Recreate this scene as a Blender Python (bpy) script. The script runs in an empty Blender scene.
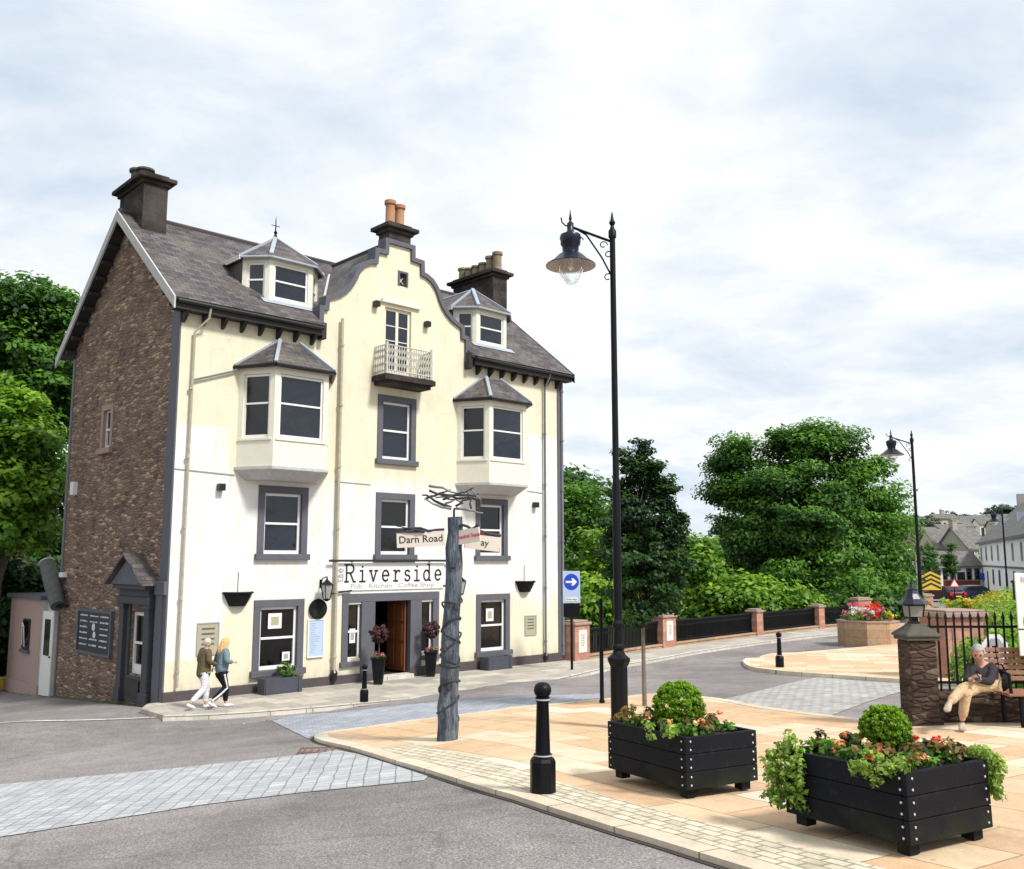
import bpy, bmesh, math, random
import numpy as np
from math import *
from mathutils import Vector, Matrix
random.seed(7)
C=bpy.data.collections.new('place'); bpy.context.scene.collection.children.link(C)
PI=math.pi
# ------------------------------------------------------------ camera geometry
FL=930.; PITCH=atan(125.5/FL); CZ=3.6
def ray(u,v):
    x=(u-512)/FL; y=(434.5-v)/FL
    return (x, cos(PITCH)-y*sin(PITCH), sin(PITCH)+y*cos(PITCH))
def at(u,v,y):
    d=ray(u,v); k=y/d[1]; return Vector((d[0]*k,y,CZ+d[2]*k))
def atz(u,v,z):
    d=ray(u,v); k=(z-CZ)/d[2]; return Vector((d[0]*k,d[1]*k,z))
O=atz(163,703,0); _d=ray(1510,560); _n=hypot(_d[0],_d[1])
BX=Vector((_d[0]/_n,_d[1]/_n,0)); BY=Vector((-BX.y,BX.x,0)); BANG=atan2(BX.y,BX.x)
def loc2w(s,t,z=0): return O+BX*s+BY*t+Vector((0,0,z))
def st(x,y):
    v=Vector((x,y,0))-O; return v.dot(BX), v.dot(BY)
def sm(a,b,x):
    x=min(1,max(0,(x-a)/(b-a))); return x*x*(3-2*x)
def gz(x,y):
    s,t=st(x,y)
    h=1.65+.054*max(y,-6)+.085*max(0,-x)-.03*max(0,min(x,6)-2)
    k=.25
    z=3.6-h
    z=-.10+k*log(1+exp(min(40,(z+.10)/k)))            # soft floor at -0.10
    w=sm(-7.5,-4.2,t) if s>-6 else sm(-7.5,-4.2,t)
    z=z*(1-w)-.10*w
    if t>0: z-=.075*min(t,12)*(1-sm(-1,3,s))
    if s>14.8 and t>1.6: z-=5.5*sm(1.6,7,t)*sm(14.8,17,s)*(1-sm(46,62,s))
    r=hypot(x,y)
    z+=sm(190,560,y)*30.5*sm(110,230,x)
    return z
def G(u,v):
    d=ray(u,v); k=.5
    while k<600:
        if CZ+d[2]*k<gz(d[0]*k,d[1]*k): break
        k+=.02*max(1,k/25)
    x,y=d[0]*k,d[1]*k
    return Vector((x,y,gz(x,y)))
PV=.045
def Gp(u,v):
    d=ray(u,v); k=.5
    while k<600:
        if CZ+d[2]*k<gz(d[0]*k,d[1]*k)+PV: break
        k+=.01*max(1,k/25)
    x,y=d[0]*k,d[1]*k
    return Vector((x,y,gz(x,y)))
# ------------------------------------------------------------ materials
class NT:
    def __init__(s,name):
        s.m=bpy.data.materials.new(name); s.m.use_nodes=True; s.t=s.m.node_tree; s.t.nodes.clear()
        s.out=s.n('ShaderNodeOutputMaterial')
    def n(s,ty,**kw):
        x=s.t.nodes.new(ty)
        for k,v in kw.items():
            if k in ('operation','blend_type','data_type','noise_dimensions','feature','attribute_name','offset','offset_frequency','squash','invert','interpolation','clamp','distance'): setattr(x,k,v)
        return x
    def l(s,a,b): s.t.links.new(a,b)
    def coord(s,which='UV',scale=(1,1,1),rot=(0,0,0),loc=(0,0,0)):
        c=s.n('ShaderNodeTexCoord'); m=s.n('ShaderNodeMapping'); s.l(c.outputs[which],m.inputs[0])
        m.inputs['Scale'].default_value=scale; m.inputs['Rotation'].default_value=rot; m.inputs['Location'].default_value=loc
        return m.outputs[0]
    def noise(s,vec,scale,detail=4,rough=.6,dist=0):
        x=s.n('ShaderNodeTexNoise'); 
        if vec is not None: s.l(vec,x.inputs['Vector'])
        x.inputs['Scale'].default_value=scale; x.inputs['Detail'].default_value=detail; x.inputs['Roughness'].default_value=rough; x.inputs['Distortion'].default_value=dist
        return x.outputs['Fac']
    def ramp(s,fac,stops):
        x=s.n('ShaderNodeValToRGB'); s.l(fac,x.inputs[0]); e=x.color_ramp.elements
        while len(e)<len(stops): e.new(.5)
        for i,(p,c) in enumerate(stops):
            e[i].position=p; e[i].color=(c,c,c,1) if isinstance(c,(int,float)) else (*c,1)
        return x.outputs[0]
    def mix(s,fac,a,b,mode='MIX'):
        x=s.n('ShaderNodeMix',data_type='RGBA',blend_type=mode)
        for sock,v in ((x.inputs[0],fac),(x.inputs[6],a),(x.inputs[7],b)):
            if isinstance(v,(int,float)): sock.default_value=v
            elif isinstance(v,tuple): sock.default_value=(*v,1)
            else: s.l(v,sock)
        return x.outputs[2]
    def math(s,op,a,b=0.):
        x=s.n('ShaderNodeMath',operation=op)
        for sock,v in ((x.inputs[0],a),(x.inputs[1],b)):
            if isinstance(v,(int,float)): sock.default_value=v
            else: s.l(v,sock)
        return x.outputs[0]
    def bump(s,h,strength=.3,dist=.02):
        x=s.n('ShaderNodeBump'); s.l(h,x.inputs['Height']); x.inputs['Strength'].default_value=strength; x.inputs['Distance'].default_value=dist
        return x.outputs[0]
    def done(s,col,rough=.7,bump=None,metal=0,spec=.4,trans=0):
        p=s.n('ShaderNodeBsdfPrincipled')
        if isinstance(col,tuple): p.inputs['Base Color'].default_value=(*col,1)
        else: s.l(col,p.inputs['Base Color'])
        if isinstance(rough,(int,float)): p.inputs['Roughness'].default_value=rough
        else: s.l(rough,p.inputs['Roughness'])
        p.inputs['Metallic'].default_value=metal; p.inputs['Specular IOR Level'].default_value=spec
        if bump is not None: s.l(bump,p.inputs['Normal'])
        sh=p.outputs[0]
        if trans:
            tr=s.n('ShaderNodeBsdfTranslucent')
            if isinstance(col,tuple): tr.inputs[0].default_value=(*col,1)
            else: s.l(col,tr.inputs[0])
            mx=s.n('ShaderNodeMixShader'); mx.inputs[0].default_value=trans
            s.l(sh,mx.inputs[1]); s.l(tr.outputs[0],mx.inputs[2]); sh=mx.outputs[0]
        s.l(sh,s.out.inputs[0]); return s.m
def paint(name,col,rough=.5,var=.25,scale=6,metal=0,bump=.1,spec=.4,coord='Object'):
    n=NT(name); v=n.coord(coord); f=n.noise(v,scale,5,.65)
    f2=n.noise(v,scale*9,3,.6)
    c=n.mix(f,tuple(x*(1-var) for x in col),tuple(min(1,x*(1+var)) for x in col))
    c=n.mix(n.math('MULTIPLY',f2,.25),c,tuple(x*.6 for x in col))
    return n.done(c,n.math('ADD',n.math('MULTIPLY',f2,.3),rough-.15),n.bump(f2,bump,.01),metal,spec)
M={}
def log_mat():
    n=NT('weathered_log'); v=n.coord('Object',(1,1,.22)); f=n.noise(v,14,6,.7,.6); f2=n.noise(n.coord('Object'),4,5,.6); f3=n.noise(n.coord('Object',(1,1,.15)),45,3,.6)
    c=n.ramp(f,[(.3,(.028,.032,.045)),(.5,(.085,.10,.13)),(.7,(.21,.25,.30))]); c=n.mix(n.ramp(f2,[(.5,0),(.7,.6)]),c,(.22,.24,.25)); c=n.mix(.6,c,n.ramp(f3,[(.35,.45),(.6,1.2)]),'MULTIPLY')
    return n.done(c,.8,n.bump(n.math('ADD',f,f3),1.,.035),spec=.2)
def render_mat():
    n=NT('harled_render'); uv=n.coord('UV'); sep=n.n('ShaderNodeSeparateXYZ'); n.l(uv,sep.inputs[0])
    s,z=sep.outputs[0],sep.outputs[1]
    edge=n.math('MULTIPLY',n.math('SUBTRACT',n.noise(n.coord('UV',(1,.35,1)),.9,3,.5),.5),1.5)
    zz=n.math('ADD',z,edge)
    lo2=n.math('MINIMUM',n.math('MAXIMUM',n.math('MULTIPLY',n.math('SUBTRACT',zz,1.9),1.4),0.),1.)
    sn=n.math('ADD',s,n.math('MULTIPLY',edge,.6))
    hi=n.math('MINIMUM',n.math('MAXIMUM',n.math('MULTIPLY',n.math('SUBTRACT',6.25,zz),1.6),0.),1.)
    band=n.math('MULTIPLY',n.math('MULTIPLY',lo2,hi),1.)
    right=n.math('MULTIPLY',n.math('GREATER_THAN',sn,12.75),n.math('MULTIPLY',n.math('LESS_THAN',z,8.1),n.math('GREATER_THAN',z,3.2)))
    left=n.math('MULTIPLY',n.math('LESS_THAN',sn,1.5),n.math('MULTIPLY',n.math('LESS_THAN',z,7.2),n.math('GREATER_THAN',zz,.9)))
    mask=n.math('MINIMUM',n.math('ADD',n.math('ADD',band,right),left),1.)
    cream=(.70,.65,.50); white=(.72,.715,.695)
    c=n.mix(mask,cream,white)
    # blocks lightly lined in the render
    b=n.n('ShaderNodeTexBrick'); n.l(n.coord('UV',(1,1,1)),b.inputs[0]); b.inputs['Scale'].default_value=1
    b.inputs['Brick Width'].default_value=.9; b.inputs['Row Height'].default_value=.42; b.inputs['Mortar Size'].default_value=.006; b.inputs['Mortar Smooth'].default_value=.3
    b.inputs['Color1'].default_value=(1,1,1,1); b.inputs['Color2'].default_value=(.95,.95,.93,1); b.inputs['Mortar'].default_value=(.82,.8,.76,1)
    c=n.mix(.4,c,b.outputs['Color'],'MULTIPLY')
    st1=n.ramp(n.noise(n.coord('UV',(1.5,.55,1)),1.3,6,.7),[(.45,0),(.75,1)])
    c=n.mix(n.math('MULTIPLY',st1,.5),c,(.50,.45,.35))
    st3=n.ramp(n.noise(n.coord('UV',(5,.16,1)),1.6,5,.6),[(.57,0),(.68,1)])
    c=n.mix(n.math('MULTIPLY',st3,.17),c,(.33,.30,.25))
    st2=n.ramp(n.noise(n.coord('UV',(1,1,1)),2.1,8,.75),[(.57,0),(.66,1)])
    c=n.mix(n.math('MULTIPLY',st2,.5),c,(.5,.46,.4))
    low=n.math('MULTIPLY',n.ramp(n.noise(n.coord('UV',(3,.6,1)),1.2,6,.7),[(.35,0),(.7,1)]),n.ramp(z,[(.0,1),(.9,0)]))
    c=n.mix(n.math('MULTIPLY',low,.75),c,(.24,.22,.15))
    f=n.noise(n.coord('UV'),35,4,.6)
    h=n.math('ADD',n.math('MULTIPLY',f,.6),n.math('MULTIPLY',b.outputs['Fac'],-.6))
    return n.done(c,.85,n.bump(h,.35,.012),spec=.2)
def rubble_mat(name='rubble_stone',tone=1.,sc=1.):
    n=NT(name); v=n.coord('UV',(2.5*sc,8.4*sc,1)); 
    nz=n.n('ShaderNodeTexNoise'); n.l(n.coord('UV'),nz.inputs[0]); nz.inputs['Scale'].default_value=4
    vv=n.mix(.12,v,nz.outputs['Color'],'ADD')
    a=n.n('ShaderNodeTexVoronoi',feature='F1'); n.l(vv,a.inputs['Vector']); a.inputs['Scale'].default_value=1
    e=n.n('ShaderNodeTexVoronoi',feature='DISTANCE_TO_EDGE'); n.l(vv,e.inputs['Vector']); e.inputs['Scale'].default_value=1
    sp=n.n('ShaderNodeSeparateColor'); n.l(a.outputs['Color'],sp.inputs[0])
    c=n.ramp(sp.outputs[0],[(0,(.075*tone,.052*tone,.045*tone)),(.35,(.17*tone,.112*tone,.09*tone)),(.6,(.13*tone,.09*tone,.08*tone)),(.85,(.25*tone,.175*tone,.13*tone)),(1,(.36*tone,.27*tone,.19*tone))])
    f=n.noise(n.coord('UV'),1.1,5,.6); c=n.mix(n.math('MULTIPLY',n.ramp(f,[(.4,0),(.65,1)]),.35),c,(.30*tone,.22*tone,.14*tone))
    f3=n.noise(n.coord('UV'),22,5,.7); c=n.mix(.55,c,n.ramp(f3,[(.25,.45),(.75,1.3)]),'MULTIPLY')
    jm=n.ramp(e.outputs['Distance'],[(0,1),(.09,0)])
    c=n.mix(n.math('MULTIPLY',jm,.7),c,(.09*tone,.065*tone,.055*tone))
    h=n.math('ADD',n.ramp(e.outputs['Distance'],[(0,0),(.22,1)]),n.math('MULTIPLY',f3,.5))
    return n.done(c,.9,n.bump(h,.9,.035),spec=.15)
def brickmat(name,c1,c2,mort,w,h,ms=.008,rough=.8,bump=.5,coord='UV',rot=0,stain=None,noff=.5,grain=.35,dist=.01,wobble=0):
    n=NT(name); v=n.coord(coord,rot=(0,0,rot))
    if wobble:
        nz=n.n('ShaderNodeTexNoise'); n.l(v,nz.inputs[0]); nz.inputs['Scale'].default_value=2.5
        v=n.mix(wobble,v,nz.outputs['Color'],'ADD')
    b=n.n('ShaderNodeTexBrick',offset=noff); n.l(v,b.inputs[0]); b.inputs['Scale'].default_value=1
    b.inputs['Brick Width'].default_value=w; b.inputs['Row Height'].default_value=h; b.inputs['Mortar Size'].default_value=ms; b.inputs['Mortar Smooth'].default_value=.2
    b.inputs['Color1'].default_value=(*c1,1); b.inputs['Color2'].default_value=(*c2,1); b.inputs['Mortar'].default_value=(*mort,1)
    f=n.noise(v,3.1,6,.7); f2=n.noise(v,45,4,.7)
    c=n.mix(.8,b.outputs['Color'],n.ramp(f,[(.3,1-grain),(.7,1+grain*.5)]),'MULTIPLY')
    c=n.mix(.6,c,n.ramp(f2,[(.3,1-grain),(.7,1+grain*.5)]),'MULTIPLY')
    if stain:
        g=n.ramp(n.noise(v,.55,6,.65),[(.48,0),(.62,1)]); c=n.mix(n.math('MULTIPLY',g,.5),c,stain)
    hh=n.math('ADD',n.math('MULTIPLY',b.outputs['Fac'],-1.),n.math('MULTIPLY',f2,.35))
    return n.done(c,rough,n.bump(hh,bump,dist),spec=.25)
def asphalt_mat():
    n=NT('worn_asphalt'); v=n.coord('Object')
    f=n.noise(v,55,3,.8); big=n.noise(v,.25,6,.6,.4); mid=n.noise(v,2.3,5,.65)
    c=n.ramp(f,[(.3,(.085,.074,.075)),(.5,(.205,.184,.184)),(.68,(.44,.405,.385))])
    c=n.mix(.9,c,n.ramp(big,[(.36,.70),(.62,1.18)]),'MULTIPLY')
    c=n.mix(.8,c,n.ramp(mid,[(.3,.78),(.7,1.15)]),'MULTIPLY')
    vo=n.n('ShaderNodeTexVoronoi',feature='DISTANCE_TO_EDGE'); nz=n.n('ShaderNodeTexNoise'); n.l(v,nz.inputs[0]); nz.inputs['Scale'].default_value=1.2
    n.l(n.mix(.5,v,nz.outputs['Color'],'ADD'),vo.inputs['Vector']); vo.inputs['Scale'].default_value=.22
    ck=n.ramp(vo.outputs['Distance'],[(0,1),(.006,0)])
    c=n.mix(n.math('MULTIPLY',ck,.3),c,(.03,.028,.03))
    return n.done(c,.85,n.bump(f,.5,.012),spec=.3)
def slab_mat(name,cols,w,h,rot,mort=(.3,.24,.17)):
    n=NT(name); v=n.coord('Object',rot=(0,0,rot))
    b=n.n('ShaderNodeTexBrick',offset=.5); n.l(v,b.inputs[0]); b.inputs['Scale'].default_value=1
    b.inputs['Brick Width'].default_value=w; b.inputs['Row Height'].default_value=h; b.inputs['Mortar Size'].default_value=.009
    b.inputs['Color1'].default_value=(0,0,0,1); b.inputs['Color2'].default_value=(1,1,1,1); b.inputs['Mortar'].default_value=(.5,.5,.5,1)
    sp=n.n('ShaderNodeSeparateColor'); n.l(b.outputs['Color'],sp.inputs[0])
    k=n.math('ADD',n.math('MULTIPLY',sp.outputs[0],.8),n.math('MULTIPLY',n.noise(v,.35,3,.5),.28))
    c=n.ramp(k,cols)
    c=n.mix(n.math('MULTIPLY',b.outputs['Fac'],.9),c,tuple(x*.75 for x in mort))
    f=n.noise(v,3,7,.72,.5); f2=n.noise(v,60,3,.7)
    c=n.mix(.9,c,n.ramp(f,[(.3,.76),(.7,1.12)]),'MULTIPLY'); c=n.mix(.8,c,n.ramp(f2,[(.3,.8),(.7,1.12)]),'MULTIPLY')
    g=n.ramp(n.noise(v,.9,8,.75,.8),[(.6,0),(.75,1)]); c=n.mix(n.math('MULTIPLY',g,.55),c,(.33,.25,.17))
    gum=n.n('ShaderNodeTexVoronoi',feature='F1'); n.l(v,gum.inputs['Vector']); gum.inputs['Scale'].default_value=2.2
    c=n.mix(n.math('MULTIPLY',n.ramp(gum.outputs['Distance'],[(.05,1),(.07,0)]),.35),c,(.12,.1,.09))
    hh=n.math('ADD',n.math('MULTIPLY',b.outputs['Fac'],-1.),n.math('MULTIPLY',f2,.3))
    return n.done(c,.75,n.bump(hh,.4,.008),spec=.3)
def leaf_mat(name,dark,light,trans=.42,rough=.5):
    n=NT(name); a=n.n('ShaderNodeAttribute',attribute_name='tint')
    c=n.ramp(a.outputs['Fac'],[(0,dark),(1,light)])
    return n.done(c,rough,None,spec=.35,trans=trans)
def glass_mat(name,base,rough=.04):
    n=NT(name); v=n.coord('Object'); f=n.noise(v,.8,3,.5); 
    c=n.mix(f,tuple(x*.5 for x in base),base)
    return n.done(c,rough,n.bump(f,.5,.05),spec=.6)
M['render']=render_mat()
M['rubble']=rubble_mat('rubble_stone',1.38,1.4)
M['pillar_rubble']=rubble_mat('mossy_pillar_stone',.5,1.9)
M['surround']=paint('grey_painted_stone',(.098,.100,.122),.7,.25,5,bump=.25)
M['slate']=brickmat('roof_slate',(.065,.056,.062),(.155,.135,.14),(.03,.027,.03),.32,.2,.008,.6,.8,grain=.5,stain=(.15,.14,.11),dist=.02)
M['lead']=paint('lead_flashing',(.38,.43,.50),.45,.2,3,metal=.2)
def plank_mat():
    n=NT('black_recycled_plank'); v=n.coord('Object'); f=n.noise(v,7,6,.7); f2=n.noise(v,60,3,.7)
    c=n.mix(f2,(.003,.0035,.006),(.010,.011,.016)); g=n.ramp(f,[(.56,0),(.72,1)]); sp=n.n('ShaderNodeSeparateXYZ'); n.l(v,sp.inputs[0])
    c=n.mix(n.math('MULTIPLY',g,.5),c,(.035,.036,.022)); low=n.math('MULTIPLY',n.ramp(sp.outputs[2],[(.05,1),(.3,0)]),n.ramp(n.noise(v,4,4,.6),[(.4,0),(.65,1)]))
    c=n.mix(n.math('MULTIPLY',low,.5),c,(.028,.035,.014))
    return n.done(c,n.math('ADD',n.math('MULTIPLY',f,.3),.42),n.bump(f2,.5,.008),spec=.12)
M['white']=paint('white_gloss_paint',(.76,.76,.74),.4,.1,5)
M['offwhite']=paint('cream_paint',(.74,.71,.60),.55,.12,4)
M['greywhite']=paint('weathered_white_board',(.46,.45,.44),.7,.35,8,bump=.3)
M['glass']=glass_mat('dark_window_glass',(.010,.016,.030))
M['glassblack']=glass_mat('black_window_glass',(.004,.004,.005),.12)
M['black']=paint('black_gloss_paint',(.012,.012,.015),.35,.3,6)
M['darkwood']=paint('dark_eaves_timber',(.02,.018,.02),.6,.3,6)
M['sooty']=brickmat('sooty_chimney_stone',(.016,.013,.015),(.055,.043,.040),(.045,.036,.032),.5,.28,.012,.9,.6,grain=.6,stain=(.10,.085,.075))
M['pot']=paint('terracotta_pot',(.36,.19,.10),.8,.35,7,bump=.3)
M['potpale']=paint('mossy_buff_pot',(.24,.19,.13),.85,.45,7,bump=.3)
M['potdark']=paint('mossy_dark_pot',(.085,.08,.055),.9,.5,7,bump=.4)
M['brown_door']=paint('varnished_door',(.20,.07,.028),.35,.4,3)
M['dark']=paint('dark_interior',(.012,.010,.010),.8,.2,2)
M['plinth']=paint('dark_plinth_paint',(.075,.06,.065),.8,.4,4,bump=.3)
M['pink_harl']=paint('pink_harling',(.40,.28,.25),.9,.22,14,bump=.6)
M['planter']=plank_mat()
M['bolt']=paint('zinc_bolt',(.6,.62,.66),.35,.1,9,metal=.6)
M['soil']=paint('potting_soil',(.05,.032,.022),.95,.5,20,bump=.8)
M['bark']=paint('tree_bark',(.10,.078,.06),.9,.5,9,bump=.8)
M['palebark']=paint('pale_young_bark',(.17,.145,.12),.85,.8,14,bump=.6)
M['iron']=paint('black_ironwork',(.005,.0055,.008),.45,.3,8,spec=.16)
M['bluehood']=paint('dark_blue_enamel',(.006,.008,.022),.35,.2,8)
M['hoodin']=paint('lamp_reflector_white',(.42,.36,.34),.5,.2,8)
def clearglass():
    n=NT('lamp_bowl_glass'); g=n.n('ShaderNodeBsdfGlass'); g.inputs['IOR'].default_value=1.2; g.inputs['Roughness'].default_value=.05; g.inputs['Color'].default_value=(.9,.93,.95,1)
    t=n.n('ShaderNodeBsdfTransparent'); m=n.n('ShaderNodeMixShader'); m.inputs[0].default_value=.35; n.l(t.outputs[0],m.inputs[1]); n.l(g.outputs[0],m.inputs[2]); n.l(m.outputs[0],n.out.inputs[0]); return n.m
M['bowl']=clearglass()
M['brick']=brickmat('red_sandstone_block',(.40,.185,.13),(.52,.28,.20),(.34,.24,.19),.42,.19,.01,.85,.5,grain=.35,stain=(.25,.18,.14))
M['cap']=paint('weathered_sandstone_cap',(.33,.235,.19),.85,.35,5,bump=.4)
M['mosscap']=paint('lichened_grey_cap',(.085,.08,.065),.9,.6,7,bump=.7)
M['oct']=brickmat('warm_sandstone_wall',(.42,.28,.17),(.50,.34,.22),(.30,.22,.16),.7,.32,.012,.85,.5,grain=.4,stain=(.18,.13,.09))
M['log']=log_mat()
M['twig']=paint('dark_bronze_twig',(.028,.032,.04),.55,.6,12,bump=.5)
M['twigpale']=paint('silvered_twig',(.20,.22,.24),.55,.6,12,bump=.5)
M['signcream']=paint('cream_sign_board',(.62,.56,.50),.6,.1,8)
M['ink']=paint('black_lettering',(.018,.018,.022),.6,.1,8)
M['greyink']=paint('grey_lettering',(.34,.34,.36),.6,.1,8)
M['redink']=paint('red_lettering',(.55,.012,.02),.5,.1,8)
M['blue']=paint('road_sign_blue',(.012,.06,.50),.35,.08,6)
M['paleblue']=paint('pale_blue_board',(.42,.52,.72),.5,.1,6)
M['wood']=paint('reddish_bench_slat',(.27,.12,.07),.55,.35,14,bump=.35)
M['chalk']=paint('chalk_white',(.62,.64,.68),.8,.2,30)
M['board']=paint('navy_chalkboard',(.010,.014,.030),.5,.3,6)
M['greyplanter']=paint('grey_wooden_trough',(.055,.058,.078),.65,.3,8)
M['tan']=paint('tan_plaque',(.38,.35,.24),.7,.4,20)
M['awning']=paint('weathered_awning_roll',(.10,.11,.10),.8,.6,6,bump=.5)
M['yellow']=paint('yellow_plastic',(.75,.50,.04),.45,.1,6)
M['pipe']=paint('cream_painted_downpipe',(.40,.37,.28),.6,.45,7)
M['greypipe']=paint('grey_downpipe',(.16,.165,.19),.6,.3,7)
M['rust_rail']=paint('peeling_white_ironwork',(.52,.50,.45),.8,.8,16,bump=.6)
M['asphalt']=asphalt_mat()
M['skin']=paint('skin',(.55,.30,.22),.55,.08,20)
M['phone']=paint('black_phone',(.01,.01,.012),.2,.1,6)
def dullglass():
    n=NT('frosted_lantern_glass'); g=n.n('ShaderNodeBsdfTransparent'); g.inputs[0].default_value=(.8,.82,.82,1); d=n.n('ShaderNodeBsdfPrincipled'); d.inputs['Base Color'].default_value=(.35,.35,.34,1); d.inputs['Roughness'].default_value=.25; m=n.n('ShaderNodeMixShader'); m.inputs[0].default_value=.6; n.l(g.outputs[0],m.inputs[1]); n.l(d.outputs[0],m.inputs[2]); n.l(m.outputs[0],n.out.inputs[0]); return n.m
M['bowldull']=dullglass()
def pal(name,c,rough=.85,var=.2,sc=12):
    n=NT(name); v=n.coord('Object'); f=n.noise(v,7,3,.5,1.6); f2=n.noise(v,160,2,.5)
    cc=n.mix(f,tuple(x*.75 for x in c),tuple(min(1,x*1.2) for x in c)); M[name]=n.done(cc,rough,n.bump(n.math('ADD',f,n.math('MULTIPLY',f2,.05)),.9,.05),spec=.15)
pal('hair_grey',(.36,.34,.33)); pal('hair_fair',(.70,.42,.18)); pal('hair_dark',(.07,.05,.045)); pal('hair_ash',(.50,.47,.40)); pal('olive_cloth',(.12,.10,.055)); pal('white_cloth',(.70,.69,.74)); pal('denim_cloth',(.16,.23,.26))
pal('black_cloth',(.012,.012,.014)); pal('khaki_cloth',(.50,.36,.22)); pal('charcoal_cloth',(.035,.032,.036)); pal('shoe_beige',(.42,.36,.27)); pal('shoe_white',(.72,.72,.74)); pal('grey_cloth',(.15,.14,.145))
M['leaf_mid']=leaf_mat('mid_green_leaves',(.020,.068,.012),(.15,.34,.035))
M['leaf_dark']=leaf_mat('dark_green_leaves',(.012,.042,.012),(.07,.18,.025))
M['leaf_bright']=leaf_mat('bright_green_leaves',(.065,.17,.012),(.32,.54,.05))
M['leaf_box']=leaf_mat('box_leaves',(.045,.13,.006),(.26,.46,.02))
M['leaf_trail']=leaf_mat('trailing_leaves',(.07,.16,.02),(.40,.56,.10))
M['leaf_bronze']=leaf_mat('bronze_foliage',(.06,.05,.02),(.30,.20,.05))
M['leaf_purple']=leaf_mat('purple_foliage',(.045,.016,.022),(.17,.065,.07))
M['leaf_hornbeam']=leaf_mat('hornbeam_leaves',(.009,.030,.012),(.045,.115,.022))
M['leaf_far']=leaf_mat('distant_leaves',(.018,.045,.028),(.05,.11,.05),.15)
M['leaf_yellow']=leaf_mat('golden_shrub_leaves',(.35,.30,.02),(.70,.60,.06))
M['petal_orange']=leaf_mat('orange_petals',(.75,.16,.02),(.95,.42,.16),.25)
M['petal_red']=leaf_mat('red_petals',(.60,.02,.01),(.90,.12,.05),.25)
M['petal_pink']=leaf_mat('pink_petals',(.65,.04,.12),(.85,.25,.35),.25)
M['petal_peach']=leaf_mat('peach_petals',(.80,.50,.18),(.95,.75,.45),.25)
M['petal_white']=leaf_mat('white_petals',(.60,.70,.62),(.80,.86,.80),.25)
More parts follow.
